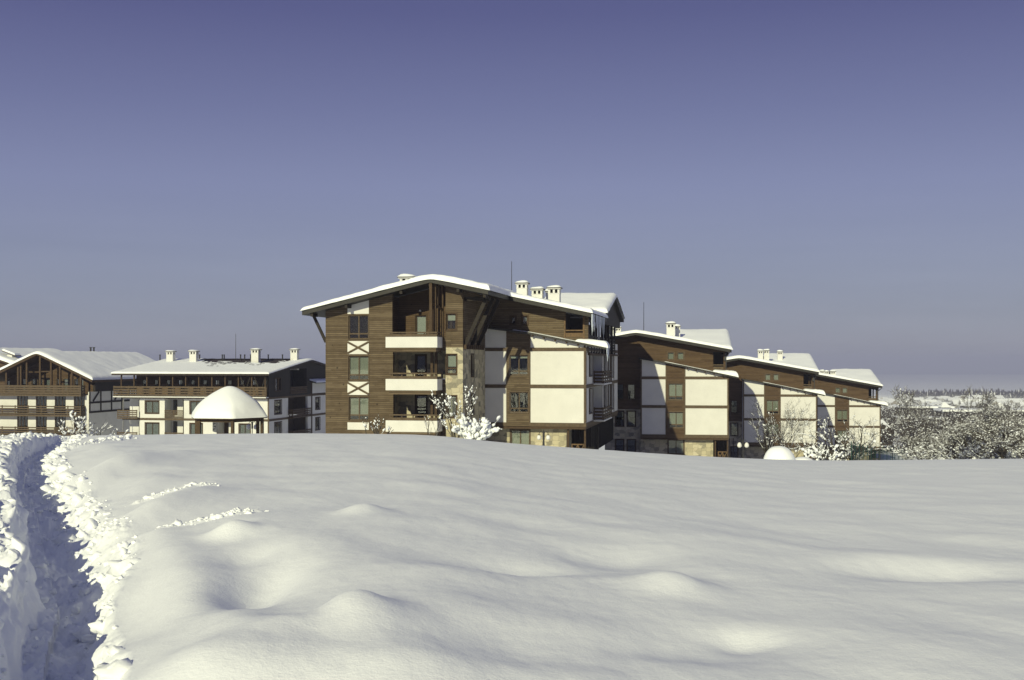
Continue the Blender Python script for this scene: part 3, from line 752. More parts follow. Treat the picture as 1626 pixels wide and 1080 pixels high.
    # rear part with its ridge across, gable end open to the right
    (g0, gz0), (g1, gz1) = (fr.S(955, 499, 0)[0], 0), (0, 0)
    va, vm, vz = 9.6, 17.2, 24.8
    ue = P(957, 497, va)[0]; z_e = P(957, 497, va)[1]; z_r = P(984, 470.5, vm)[1]; ue2 = P(984, 470, vm)[0]
    mb = MB(); mb.prism([(va, z_e), (vm, z_r), (vz, z_e), (vz, z_e-TH), (vm, z_r-TH), (va, z_e-TH)], rr+4, (ue+ue2)/2, axis='x'); rear = mb.build('rear_roof', M['fascia'], B)
    uo = (ue+ue2)/2
    zg = P(970, 514.5, 11)[1]
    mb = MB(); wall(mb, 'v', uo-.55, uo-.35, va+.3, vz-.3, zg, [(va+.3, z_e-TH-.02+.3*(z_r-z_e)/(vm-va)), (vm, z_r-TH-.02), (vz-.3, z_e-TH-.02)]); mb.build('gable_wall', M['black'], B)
    mb = MB()
    for s in (va+.5, va+3.0, va+5.4, va+8.0): mb.box(uo-.56, uo-.34, s, s+.2, zlow, zg-.003)
    each(mb, 'gable_post', M['black'], B)
    slope = (z_r-z_e)/(vm-va)
    sm = lambda d, w: (d*d+w*w)**.5
    fnr = lambda a, b: z_r-slope*(sm(b-vm, .5)-.3)
    snow_cover('roof_snow', rear, fnr, rr+4.2, uo+.1, va-.15, vz+.1, .38, .5, .3, 31, .05)
    # snow on the big roof
    k = (sl-s2)/2; mid = (sl+s2)/2
    fnm = lambda a, b: zr_+mid*(a-rr)-k*(sm(a-rr, .45)-.25)
    snow_cover('roof_snow', roof, fnm, rl-.05, re+.12, vv-.08, 17.1, .22, .3, .22, 12, .06, th2=.44)
    snow_cover('roof_snow', roof, fnm, re-.3, me_u+.15, -.82, 10.05, .30, .35, .22, 14, .07, th2=.34)
    mb = MB()
    for q in range(26):
        a = me_u+.02+random.uniform(-.05, .08); s = -.6+q*.33; l = random.uniform(.3, 1.5)*(1 if q % 3 else 1.4)
        mb.tube((a, s, me_z-.05), (a, s, me_z-.1-l), .055, .006, 5)
    for q in range(12):
        a = I['lt'][-1][0]+.02; s = -.4+q*.13; mb.tube((a, s, I['lt'][-1][1]-.0), (a, s, I['lt'][-1][1]-.2-random.uniform(.2, .9)), .05, .006, 5)
    each(mb, 'icicle', M['ice'], roof)
    chimney(roof, fr, 631, 658, 435, -2.0, 449, snow=.2)
    chimney(roof, fr, 817.5, 838.5, 445.5, 3.0, 468); chimney(roof, fr, 841.5, 863, 455, 3.6, 472); chimney(roof, fr, 867.5, 890.5, 453, 3.2, 477); chimney(roof, fr, 865.5, 877, 458.5, 5.2, 474)
    mb = MB(); p = P(812.5, 415, 2.5); mb.tube((p[0], 2.5, p[1]), (p[0], 2.5, p[1]-2.9), .022, .035, 5); mb.build('antenna', M['metal'], B)
    return fr, B
main_house()

# ------------------------------------------------------------------ the three houses stepping down the slope behind it
def row_house(fr, label, chims, ant):
    P, u, z = fr.P, fr.u, fr.z
    B = fr.empty('apartment_house', label, 'house', 'chalet apartment houses in a row')
    RF = ROWF                                    # the pixel readings were all taken on the first of the three
    L = 19.0
    X = dict(xl=1017, x1=1058.3, x2=1086.5, xr=1157, side='siding2', trim='trim2',
             lean=[(1014, 567.5), (1058, 575), (1086, 580.5), (1171, 598.5)],
             bands=[(598, 602.5), (644, 648.6), (690.8, 696)], bay=[(1061.5, 609.5, 1084.5, 635.5), (1062, 655, 1085, 680)],
             cross=[(586, 603), (638, 652)], blinds=[.78, .78], ground=dict(x0=1017, win=[(1061, 699.5, 1086, 722)], stone_end=1132.5, rail=717))
    I = white_block(B, RF, X, L)
    P, u, z = RF.P, RF.u, RF.z
    uL, uR, zb = I['uL'], I['uR'], I['zb']
    mb = MB(); wall(mb, 'v', uR-.3, uR, .301, L, zb, z(588)); mb.build('plaster_wall', M['plaster'], B)
    TH = .28; vv = -.45
    (rr, zr_) = P(1009, 527.5, vv); (re, ze_) = P(1160, 555, vv); s2 = (ze_-zr_)/(re-rr); sl = .2
    rl = rr-4.2; zl_ = zr_-sl*4.2
    roofz = lambda a: zr_-sl*(rr-a) if a < rr else zr_+s2*(a-rr)
    und = lambda a: roofz(a)-TH-.003
    vu = .9; us = u(1152, vu); ul = u(1019, vu); zlow = I['lt'][-1][1]-.4
    hol = [(u(1132.5, vu), us-.2, P(1140, 587, vu)[1], P(1140, 559, vu)[1])]+[(u(a, vu), u(c, vu), P(1060, d, vu)[1], P(1060, b, vu)[1]) for a, b, c, d in ((1060.5, 560, 1070, 571), (1076, 560, 1085.5, 571))]
    mb = MB(); wall(mb, 'u', vu, vu+.3, rl+1.0, us, zlow, [(rl+1.0, und(rl+1.0)), (rr, und(rr)), (us, und(us))], hol)
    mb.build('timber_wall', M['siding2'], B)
    for h in hol[1:]: win(B, 'u', vu, 1, *h, cols=1, fm='trim2', casing=.11, blind=.97, bm='blind', fw=.05)
    h = hol[0]
    mb = MB(); mb.box(h[0]-.1, us-.31, vu+3.2, vu+3.35, h[2], und(us)-.05)
    mb.box(h[0]-.15, h[0]-.003, vu+.31, vu+3.2, h[2]-.1, und(h[0])-.1); mb.box(h[0]-.1, us, vu+.31, vu+3.0, h[2]-.15, h[2]-.01); mb.build('loggia', M['black'], B)
    mb = MB(); mb.box(h[0]+.003, h[1]-.003, vu+.05, vu+.12, h[2], h[2]+.3); mb.box(h[0]+.003, h[1]-.003, vu+.03, vu+.14, h[2]+.42, h[2]+.52); mb.build('balcony_railing', M['trim2'], B)
    mb = MB()
    for s in (vu+.31, 4.0, 6.5, 9.0, 11.5): mb.box(us-.16, us, s, s+.16, zlow, und(us)-.02)
    mb.build('loggia_frame', M['black'], B)
    # shaded part at the left: brown above, stone below, set back
    vs = 1.3; a, b = rl+1.0, uL-.002
    zs = P(1000, 650, vs)[1]
    wl = [(u(x0, vs), u(x1, vs), P(1000, y1, vs)[1], P(1000, y0, vs)[1]) for y0, y1 in ((563, 588), (610, 634)) for x0, x1 in ((978, 990), (996.5, 1008))]
    ws = [(u(x0, vs), u(x1, vs), P(1000, y1, vs)[1], P(1000, y0, vs)[1]) for y0, y1 in ((653, 677), (698, 722)) for x0, x1 in ((977.5, 990.5), (996, 1009))]
    mb = MB(); wall(mb, 'u', vs, vs+.3, a, b, zs, I['lt'][0][1]-.1, wl); mb.build('timber_wall', M['siding2'], B)
    mb = MB(); wall(mb, 'u', vs, vs+.3, a, b, 0, zs-.003, ws); mb.build('stone_wall', M['stone'], B)
    for q in wl+ws: win(B, 'u', vs, 1, *q, cols=1, fm='trim', casing=.07, blind=.4, bm='curtain')
    mb = MB(); mb.box(uL, uL+.3, .301, vs, zb, I['zt'](uL)); mb.box(rl+1.31, uR-.31, L-.3, L, zb, und(us)-.3); mb.build('plaster_wall', M['plaster2'], B)
    mb = MB(); mb.box(rl+1.0, rl+1.3, vs+.31, L, zs+.003, und(rl+1.0)-.05); mb.build('timber_wall', M['siding2'], B)
    mb = MB(); mb.box(rl+1.0, rl+1.3, vs+.31, L, 0, zs); mb.build('stone_wall', M['stone'], B)
    mb = MB(); mb.prism([(rl, zl_), (rr, zr_), (re, ze_), (re, ze_-TH), (rr, zr_-TH), (rl, zl_-TH)], vv, 8.5)
    roof = mb.build('roof', M['fascia'], B)
    va, vm, vz = 1.3, 10.6, 19.8
    z_e = ze_-.02; z_r = P(1161, 527, vm)[1]; uo = (P(1161, 525, vm)[0]+re)/2-.1
    mb = MB(); mb.prism([(va, z_e-.05), (vm, z_r), (vz, z_e), (vz, z_e-TH), (vm, z_r-TH), (va, z_e-TH)], rr+3.5, uo, axis='x'); rear = mb.build('rear_roof', M['fascia'], B)
    mb = MB(); wall(mb, 'v', uo-.5, uo-.3, va+.6, vz-.3, z_e-.6, [(va+.6, z_e-TH-.02), (vm, z_r-TH-.02), (vz-.3, z_e-TH-.02)]); mb.build('gable_wall', M['black'], B)
    sm = lambda d, w: (d*d+w*w)**.5
    slope = (z_r-z_e)/(vm-va)
    snow_cover('roof_snow', rear, lambda a, b: z_r-slope*(sm(b-vm, .5)-.3), rr+3.7, uo+.1, va-.1, vz+.1, .36, .5, .35, int(fr.oy), .05)
    k = (sl-s2)/2; mid = (sl+s2)/2
    snow_cover('roof_snow', roof, lambda a, b: zr_+mid*(a-rr)-k*(sm(a-rr, .45)-.25), rl-.05, re+.1, vv-.08, 8.6, .30, .35, .3, int(fr.oy)+1, .05, th2=.30)
    for c in chims: chimney(roof, fr, *c)
    if ant:
        p = fr.P(ant[0], ant[1], 3); mb = MB(); mb.tube((p[0], 3, p[1]), (p[0], 3, p[1]-3.2), .025, .04, 5); mb.build('antenna', M['metal'], B)
    mb = MB()
    for vq in (vs+.2,):
        mb.beam((us-.1, vu-.1, und(us)-.9), (re-.4, vu-.1, und(re)-.05), .12, .16)
    mb.tube((re-.1, vv+.05, ze_-.3), (us+.05, vu-.05, ze_-.75), .05, .05, 6); mb.tube((us+.05, vu-.05, ze_-.75), (us+.05, vu-.05, zlow+.5), .05, .05, 6)
    mb.build('downpipe', M['metal'], B)
    return B
ROWF = Frame(1157, 117, 8, -10.9)
row_house(Frame(1157, 117, 8, -10.9), 'snow roofed brown and white house just right of the tall house with balconies', 
          [(1056.5, 1073.5, 510.5, 3.2, 533), (1071, 1081, 515, 5.0, 532), (968, 977, 518, 3.0, 534), (976, 987, 517.5, 3.4, 534)], (1022.3, 480))
row_house(Frame(1297.3, 141, 8, -13.4), 'middle one of the row of snowy stepped houses, partly hidden by a bare snowy tree',
          [(1202.5, 1213, 554.5, 3.2, 572), (1212, 1222.5, 554, 3.6, 573), (1233.5, 1244, 556, 6.0, 566)], None)
row_house(Frame(1398.3, 164.5, 8, -15.6), 'farthest and lowest snowy house at the right end of the row of stepped houses',
          [(1301, 1310, 587, 2.6, 601), (1309, 1317, 588, 4, 600), (1318, 1328, 587.5, 2.8, 603)], None)

# ------------------------------------------------------------------ long house on the left with balconies, ridge along its front
def long_house():
    fr = Frame(427, 151, 12, -13.5); P, u, z = fr.P, fr.u, fr.z; fr.refx = 427
    B = fr.empty('apartment_house', 'long low house with four chimneys and patchy snow roof behind the snow capped gazebo', 'house')
    uR, uL = 0.0, u(195); L = 27.0
    zr = lambda y, v=0, px=330: P(px, y, v)[1]
    z_top, z_m, z_1, z_2, z_3 = zr(597), zr(631.5), zr(667), zr(702), zr(600)
    F1, F2 = (zr(665)+.05, zr(633)), (zr(700), zr(668))
    # white storeys: solid parts between the loggias
    wx = lambda a, b: (u(a), u(b))
    loggias = [(195.2, 221.5), (261.5, 292), (345, 372)]
    wins = [(231, 252), (302, 321), (380, 397)]
    holes = []
    for zl, zh in (F1, F2):
        for a, b in loggias: holes.append((max(u(a), uL), u(b), zl-.05, zh-.03))
        for a, b in wins: holes.append((u(a), u(b), zl+.62, zh-.42))
    mb = MB(); wall(mb, 'u', 0, .3, uL, uR, 0, z_m, holes)
    wall(mb, 'v', uL, uL+.3, 2.2, L, 0, z_m)
    mb.build('plaster_wall', M['plaster'], B)
    for zl, zh in (F1, F2):
        for a, b in wins: win(B, 'u', 0, 1, u(a), u(b), zl+.62, zh-.42, cols=2, blind=.97, bm='curtain', fm='trim', casing=.12)
        for k, (a, b) in enumerate(loggias):
            s0, s1 = max(u(a), uL+(.31 if k else 0)), u(b)
            mb = MB(); d0, d1 = s0+(s1-s0)*(.62 if k else .55), s0+(s1-s0)*(.97 if k else .98)
            hs = [(d0, d1, zl, zh-.32)]+([(s0+(s1-s0)*.1, s0+(s1-s0)*.27, zl+.35, zh-.32)] if k else [])
            wall(mb, 'u', 1.9, 2.1, s0-.1, s1+.1, zl-.04, zh, hs); mb.box(s1+.003, s1+.1, .31, 1.9, zl, zh); 
            if k: mb.box(s0-.1, s0-.003, .31, 1.9, zl, zh)
            mb.box(s0-.1, s1+.1, .3, 2.1, zh+.003, zh+.1); mb.box(s0-.1, s1+.1, .31, 1.89, zl-.2, zl-.052)
            mb.build('loggia', M['plaster2'], B)
            for q, h in enumerate(hs): win(B, 'u', 1.9, 1, *h, cols=2 if q == 0 else 1, fm='trim', casing=.06, door=q == 0, blind=.9 if q == 0 and k == 2 else 0, bm='curtain')
            mb = MB(); pr = -.55 if k == 0 else -.05
            if k == 0: mb.box(s0-.5, s1-.003, -.6, -.003, zl-.16, zl-.02)
            railing(mb, 'u', pr, s0-(.5 if k == 0 else -.02), s1-.02, zl-.01, zl+1.05, 4, 1.6, .06, .17)
            mb.build('balcony_railing', M['trim2'], B)
    mb = MB()
    for ya, yb in ((664.8, 668.2), (630.5, 633.5)):
        mb.box(uL-.04, uR+.04, -.07, -.003, zr(yb), zr(ya)); mb.box(uR+.003, uR+.05, -.002, L, zr(yb), zr(ya))
    mb.box(uR-.16, uR, -.05, -.003, 0, zr(668.3)); mb.box(uR-.16, uR, -.05, -.003, zr(664.7), zr(633.6))
    mb.build('timber_band', M['trim2'], B)
    # top storey behind a full-length balcony
    vt = 3.1; zt0 = z_m+.02
    hs = []
    n = 11
    for k in range(n):
        a = uL+.6+(uR-uL-1.2)*k/n; b = a+(uR-uL-1.2)/n
        hs.append((a+.45, a+1.05, zt0+.1, zt0+2.25))
    roof_y0 = P(300, 596, -1.4)[1]
    mb = MB(); wall(mb, 'u', vt, vt+.3, uL+.2, uR-.05, z_m-.3, roof_y0+.3, hs); mb.build('timber_wall', M['siding2'], B)
    for k, h in enumerate(hs): win(B, 'u', vt, 1, *h, cols=1, fm='trim2', casing=.06, door=True, blind=.95 if k % 3 else 0, bm=('curtain', 'white_blind')[k % 2])
    mb = MB(); mb.box(uL-.9, uR-.003, -.95, vt-.003, z_m+.003, z_m+.14); mb.build('balcony_floor', M['plaster'], B)
    mb = MB(); railing(mb, 'u', -.86, uL-.85, uR-.02, z_m+.15, zr(613.5, -.9), 4, 2.1, .07, .22); railing(mb, 'v', uL-.82, -.8, vt, z_m+.15, zr(613.5, -.9), 4, 2.1, .07, .22); mb.build('balcony_railing', M['trim2'], B)
    mb = MB()
    for k in range(n+1):
        a = uL+.2+(uR-uL-.4)*k/n; mb.box(a-.08, a+.08, -.75, -.59, z_m+.15, roof_y0-.02)
    each(mb, 'balcony_post', M['trim'], B)
    mb = MB()
    for k in range(n):
        a = uL+.2+(uR-uL-.4)*(k+.5)/n; mb.box(a-.45, a+.5, vt-.9, vt-.8, z_m+.15, z_m+1.7)
    each(mb, 'balcony_screen', M['amber'], B)
    mb = MB()
    for px, q in ((391, 1), (396, -1), (413, 1), (420, -1)):
        a = u(px); mb.beam((a+.45*q, -.5, z_m+.3), (a-.5*q, -.75, roof_y0-.1), .14, .14)
    each(mb, 'roof_brace', M['black'], B)
    # right gable side, in shade
    S = lambda px, py: fr.S(px, py, uR)
    vr = 13.3
    ez = P(423, 593.5, -1.3)[1]; rz = S(488, 571)[1]
    TH = .25; sl = (rz-ez)/(vr+1.3); gap = lambda v: (ez+sl*(v+1.3) if v < vr else rz-sl*(v-vr))-TH-.01
    rec = (S(457.5, 640)[0], S(488.5, 640)[0])
    sw = [(S(436, 610)[0], S(447, 610)[0])]
    b1 = (zr(665)+.05, zr(633)); b2 = (zr(700), zr(668))
    hw = []
    for zl, zh in (b1, b2):
        hw += [(sw[0][0], sw[0][1], zl+.55, zh-.3), (rec[0], rec[1], zl-.03, zh-.02), (S(501, 640)[0], S(508, 640)[0], zl+.6, zh-.35)]
    mb = MB(); wall(mb, 'v', uR-.3, uR, .301, L, 0, z_m-.002, hw); mb.build('plaster_wall', M['plaster2'], B)
    for h in hw:
        if h[0] == rec[0]: 
            zl, zh = h[2], h[3]
            mb = MB(); mb.box(uR-2.2, uR-2.1, rec[0]-.1, rec[1]+.1, zl, zh); mb.box(uR-2.09, uR-.31, rec[0]-.1, rec[0]-.003, zl, zh); mb.box(uR-2.09, uR-.31, rec[1]+.003, rec[1]+.1, zl, zh); mb.build('loggia', M['trim2'], B)
            mb = MB(); mb.box(uR-.2, uR+.7, rec[0], rec[1], zl-.17, zl-.005); railing(mb, 'v', uR+.66, rec[0], rec[1], zl, zl+1.05, 4, 1.8, .06, .18); railing(mb, 'u', rec[0]+.04, uR+.05, uR+.6, zl, zl+1.05, 4, 1.8, .06, .18); mb.build('balcony_railing', M['trim'], B)
        else: win(B, 'v', uR, -1, *h, cols=2, fm='trim', blind=0, casing=.12)
    g2 = S(461, 600)[0], S(487, 600)[0]; gw = (S(437, 610)[0], S(446, 610)[0], zr(621), zr(601))
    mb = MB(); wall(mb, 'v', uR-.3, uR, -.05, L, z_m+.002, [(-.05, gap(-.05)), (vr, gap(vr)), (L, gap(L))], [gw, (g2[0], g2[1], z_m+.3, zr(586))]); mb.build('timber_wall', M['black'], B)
    win(B, 'v', uR, -1, *gw, cols=2, fm='trim', casing=.1)
    mb = MB(); mb.box(uR-2.2, uR-2.1, g2[0]-.1, g2[1]+.1, z_m, gap(g2[0])); mb.box(uR-2.09, uR-.31, g2[1]+.003, g2[1]+.1, z_m, gap(g2[0])); mb.box(uR-2.09, uR-.31, g2[0]-.1, g2[0]-.003, z_m, gap(g2[0])); mb.build('loggia', M['black'], B)
    mb = MB(); railing(mb, 'v', uR+.02, g2[0], g2[1], z_m+.3, z_m+1.3, 4, 2, .06, .2); mb.build('balcony_railing', M['trim'], B)
    mb = MB(); q = S(494, 640)[0]; mb.box(uR+.004, uR+.06, q, q+.35, 0, z_m+2.4)
    mb.box(uR+.003, uR+.05, S(491, 610)[0], L, z_m+.003, z_m+.2); mb.build('timber_band', M['trim'], B)
    q0 = S(491, 600)[0]; zq = S(500, 604)[1]
    mb = MB(); mb.box(uR+.004, uR+.055, q+.36, L, z_m+.201, zq-.35); each(mb, 'infill_panel', M['plaster2'], B)
    mb = MB(); mb.prism([(uR-.2, zq+.1), (uR+1.0, zq-.25), (uR+1.0, zq-.4), (uR-.2, zq-.05)], q0, L, axis='y'); o = mb.build('lean_to_roof', M['fascia'], B)
    snow_cover('lean_to_snow', o, lambda a, b: zq+.1-.29*(a-uR+.2), uR-.1, uR+1.05, q0+.1, L, .22, .3, .3, 3)
    # roof
    l0, l1 = P(177, 597, -1.3)[0], .55
    mb = MB(); mb.prism([(-1.3, ez), (vr, rz), (2*vr+1.3, ez), (2*vr+1.3, ez-TH), (vr, rz-TH), (-1.3, ez-TH)], l0, l1, axis='x'); roof = mb.build('roof', M['tile'], B)
    slope = sl; sm = lambda d, w: (d*d+w*w)**.5
    def bare(a, b):                                       # slid-off patches high on the sunny slope
        if b > vr+.4 or b < 4.4: return False
        t = (a-l0)/(l1-l0); row = math.floor((b-5)/.6)
        up = (b-4.4)/(vr-4.4)
        m = .5*float(perlin(a*.16+3, b*.05, 71))+.55*float(perlin(a*.55-b*.45, row*.9, 72))+.55*float(perlin(a*1.5, row*1.3, 73))
        env = min(1, (t-.27)/.12, (.92-t)/.10)
        return env > 0 and m > .40-1.45*max(0, up-.12)+.5*(1-env) and up < 1.03
    snow_cover('roof_snow', roof, lambda a, b: rz-slope*(sm(b-vr, .6)-.2), l0-.05, l1+.08, -1.4, 2*vr+1.35, .20, .4, .24, 44, .04, mask=bare)
    for x0, x1, yt, yb, v in ((262, 275, 556, 578, 9.5), (298.5, 312, 555.5, 580, 9.0), (396.5, 411, 553, 577, 8.7), (459, 472.5, 553, 570.5, 11)): chimney(roof, fr, x0, x1, yt, v, yb, snow=.14, deep=1.5)
    for px in (254, 317, 353, 356, 382, 388.5, 398, 426, 448.5):
        p = P(px, 568, 12.2); mb = MB(); mb.tube((p[0], 12.2, rz-.6), (p[0], 12.2, rz+.62), .09, .09, 7); mb.tube((p[0], 12.2, rz+.62), (p[0], 12.2, rz+.72), .14, .10, 7); mb.build('vent_pipe', M['metal'], roof)
    p = P(374.3, 530, 13); mb = MB(); mb.tube((p[0], 13, p[1]), (p[0], 13, rz-.2), .03, .045, 5); mb.build('antenna', M['metal'], B)
long_house()

# ------------------------------------------------------------------ gabled chalets at the far left
def gable_house():
    fr = Frame(130, 169, 12, -15.5); P, u, z = fr.P, fr.u, fr.z; fr.refx = 60
    B = fr.empty('chalet', 'large gabled chalet with wooden balconies at the left edge of the photo', 'house')
    zr = lambda y, v=0, px=60: P(px, y, v)[1]
    uR = u(146); uap = P(58, 560, -1.3)[0]; uL = uap-(uR-uap)
    ze, za = P(146, 604, -1.3)[1], P(58, 560.5, -1.3)[1]; s = (za-ze)/(P(146, 604, -1.3)[0]-uap)
    rz = lambda a: za-s*abs(a-uap); TH = .3; L = 26.0
    und = lambda a: rz(a)-TH-.01
    zt, z1, z2 = zr(626), zr(658), zr(690)
    e = lambda a, b, c, d: (u(a), u(b), c, d)
    holes = []
    pitch = u(87)-u(57)
    for zl, zh in ((z1, zr(627)), (z2, zr(659))):
        k = 0
        a = u(118)
        while a > uL+1.2: holes.append((a, a+pitch*.53, zl+.1, zh-.1)); a -= pitch
    mb = MB(); wall(mb, 'u', 0, .3, uL+.5, uR-.5, 0, zt-.1, holes); mb.build('plaster_wall', M['plaster'], B)
    for h in holes: win(B, 'u', 0, 1, *h, cols=3, fm='trim', casing=.06, door=True, bm='curtain', blind=.0)
    # timber gable set back under the roof
    vg = 2.8; hs = []
    for px in (60, 72, 90, 101, 118, 125): 
        a = u(px, vg); 
        if und(a+.9) > zt+2.4: hs.append((a, a+.75, zt+.15, zt+2.2))
    for a in [uap-3.6, uap-5.2, uap-8]: hs.append((a, a+.75, zt+.15, zt+2.2))
    mb = MB(); wall(mb, 'u', vg, vg+.3, uL+.6, uR-.6, zt-.3, [(uL+.6, und(uL+.6)), (uap, und(uap)), (uR-.6, und(uR-.6))], hs); mb.build('timber_wall', M['siding2'], B)
    for k, h in enumerate(hs): win(B, 'u', vg, 1, *h, cols=1, fm='trim2', casing=.08, blind=.9 if k % 2 else 0, bm='curtain', door=True)
    mb = MB()
    for px in (34, 64.5, 82, 96, 115, 129):
        a = u(px, -.6); 
        mb.box(a-.13, a+.13, -.8, -.55, zt, und(a)-.02); a2 = 2*uap-a
        if a > uap+.5: mb.box(a2-.13, a2+.13, -.8, -.55, zt, und(a2)-.02)
    each(mb, 'gable_post', M['trim'], B)
    mb = MB(); mb.box(u(64, -.5), u(84, -.5), -.68, -.56, zr(591, -.6), zr(589, -.6)); mb.box(u(36, .6), u(64, .6), .6, .72, zr(592), zr(590)); each(mb, 'tie_beam', M['trim'], B)
    for zl, hh in ((zt, 1.35), (z1, 1.35), (z2, 1.2)):
        mb = MB(); b1 = u(129.5, -1.0)
        mb.box(uL+.2, b1, -1.2, 2.79 if zl == zt else -.003, zl-.25, zl)
        o = mb.build('balcony', M['trim2'], B)
        mb = MB(); railing(mb, 'u', -1.1, uL+.2, b1, zl, zl+hh, 4, 2.3, .09, .26 if zl == zt else .17); railing(mb, 'v', b1-.06, -1.0, -.05, zl, zl+hh, 4, 2.3, .08, .2)
        mb.build('balcony_railing', M['trim2'], o)
    # right side, timber framed, in shade
    S = lambda px, py: fr.S(px, py, uR)
    mb = MB(); mb.box(uR-.8, uR-.5, .301, L, 0, zr(622)); mb.build('plaster_wall', M['plaster2'], B)
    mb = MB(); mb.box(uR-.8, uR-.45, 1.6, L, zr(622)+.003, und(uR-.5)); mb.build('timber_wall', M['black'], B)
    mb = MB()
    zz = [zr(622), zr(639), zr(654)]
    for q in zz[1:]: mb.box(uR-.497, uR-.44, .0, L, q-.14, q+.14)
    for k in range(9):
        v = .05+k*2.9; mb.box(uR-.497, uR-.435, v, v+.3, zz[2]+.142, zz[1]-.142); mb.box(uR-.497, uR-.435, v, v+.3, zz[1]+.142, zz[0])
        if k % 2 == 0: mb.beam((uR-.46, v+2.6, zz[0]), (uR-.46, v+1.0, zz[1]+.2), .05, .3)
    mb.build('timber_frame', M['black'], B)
    mb = MB(); o = P(146, 604, -1.3)[0]; o2 = 2*uap-o
    mb.prism([(o2, rz(o2)), (uap, za), (o, rz(o)), (o, rz(o)-TH), (uap, za-TH), (o2, rz(o2)-TH)], -1.3, L+.5); roof = mb.build('roof', M['trim'], B)
    sm = lambda d, w: (d*d+w*w)**.5
    snow_cover('roof_snow', roof, lambda a, b: za-s*(sm(a-uap, .5)-.3), o2-.05, o+.12, -1.35, L+.55, .42, .5, .35, 51, .05)
    for px in (144, 149):
        mb = MB(); p = P(px, 560, 14); mb.tube((p[0], 14, za-.5), (p[0], 14, za+.95), .13, .13, 7); mb.box(p[0]-.17, p[0]+.17, 13.85, 14.15, za+.95, za+1.03); mb.build('vent_pipe', M['metal'], roof)
gable_house()
def back_chalet():
    fr = Frame(24, 205, 14, -17); P = fr.P
    B = fr.empty('chalet', 'snow covered chalet roof with a wide capped chimney peeking behind the gabled chalet', 'house')
    za = P(-30, 556, 0)[1]; ua = P(-40, 556, 0)[0]; ue, zee = P(38, 584, 0); s = (za-zee)/(ue-ua); o2 = 2*ua-ue; TH = .3
    mb = MB(); wall(mb, 'u', .8, 1.1, o2+1, ue-1, 0, [(o2+1, zee-.1), (ua, za-TH-.02), (ue-1, zee-.1)], [(ue-4.2, ue-3.2, zee-2.6, zee-.9), (ue-7.2, ue-6.2, zee-2.6, zee-.9)]); mb.box(ue-1.3, ue-1, 1.11, 22, 0, zee-.1); mb.build('timber_wall', M['siding2'], B)
    for a in (ue-4.2, ue-7.2): win(B, 'u', .8, 1, a, a+1, zee-2.6, zee-.9, cols=2)
    mb = MB(); mb.prism([(o2, zee), (ua, za), (ue, zee), (ue, zee-TH), (ua, za-TH), (o2, zee-TH)], -.6, 23); roof = mb.build('roof', M['trim'], B)
    snow_cover('roof_snow', roof, lambda a, b: za-s*(((a-ua)**2+.3)**.5-.3), o2, ue+.1, -.7, 23.1, .6, .6, .5, 77, .05)
    (a, zt), (b, _) = P(6, 554.5, 2), P(27, 564, 2); c = (a+b)/2
    mb = MB(); mb.box(c-.5, c+.5, 1.8, 2.8, zee, zt-1.0); mb.m = 1; mb.hexa([(a, 1.4, zt-.35), (b, 1.4, zt-1.25), (b, 3.2, zt-1.25), (a, 3.2, zt-.35), (a, 1.4, zt-.2), (b, 1.4, zt-1.1), (b, 3.2, zt-1.1), (a, 3.2, zt-.2)])
    mb.m = 2; mb.hexa([(a, 1.4, zt-.198), (b, 1.4, zt-1.098), (b, 3.2, zt-1.098), (a, 3.2, zt-.198), (a+.2, 1.6, zt+.05), (b-.2, 1.6, zt-.75), (b-.2, 3, zt-.75), (a+.2, 3, zt+.05)])
    mb.build('chimney', [M['plaster2'], M['trim'], M['snow']], roof)
back_chalet()

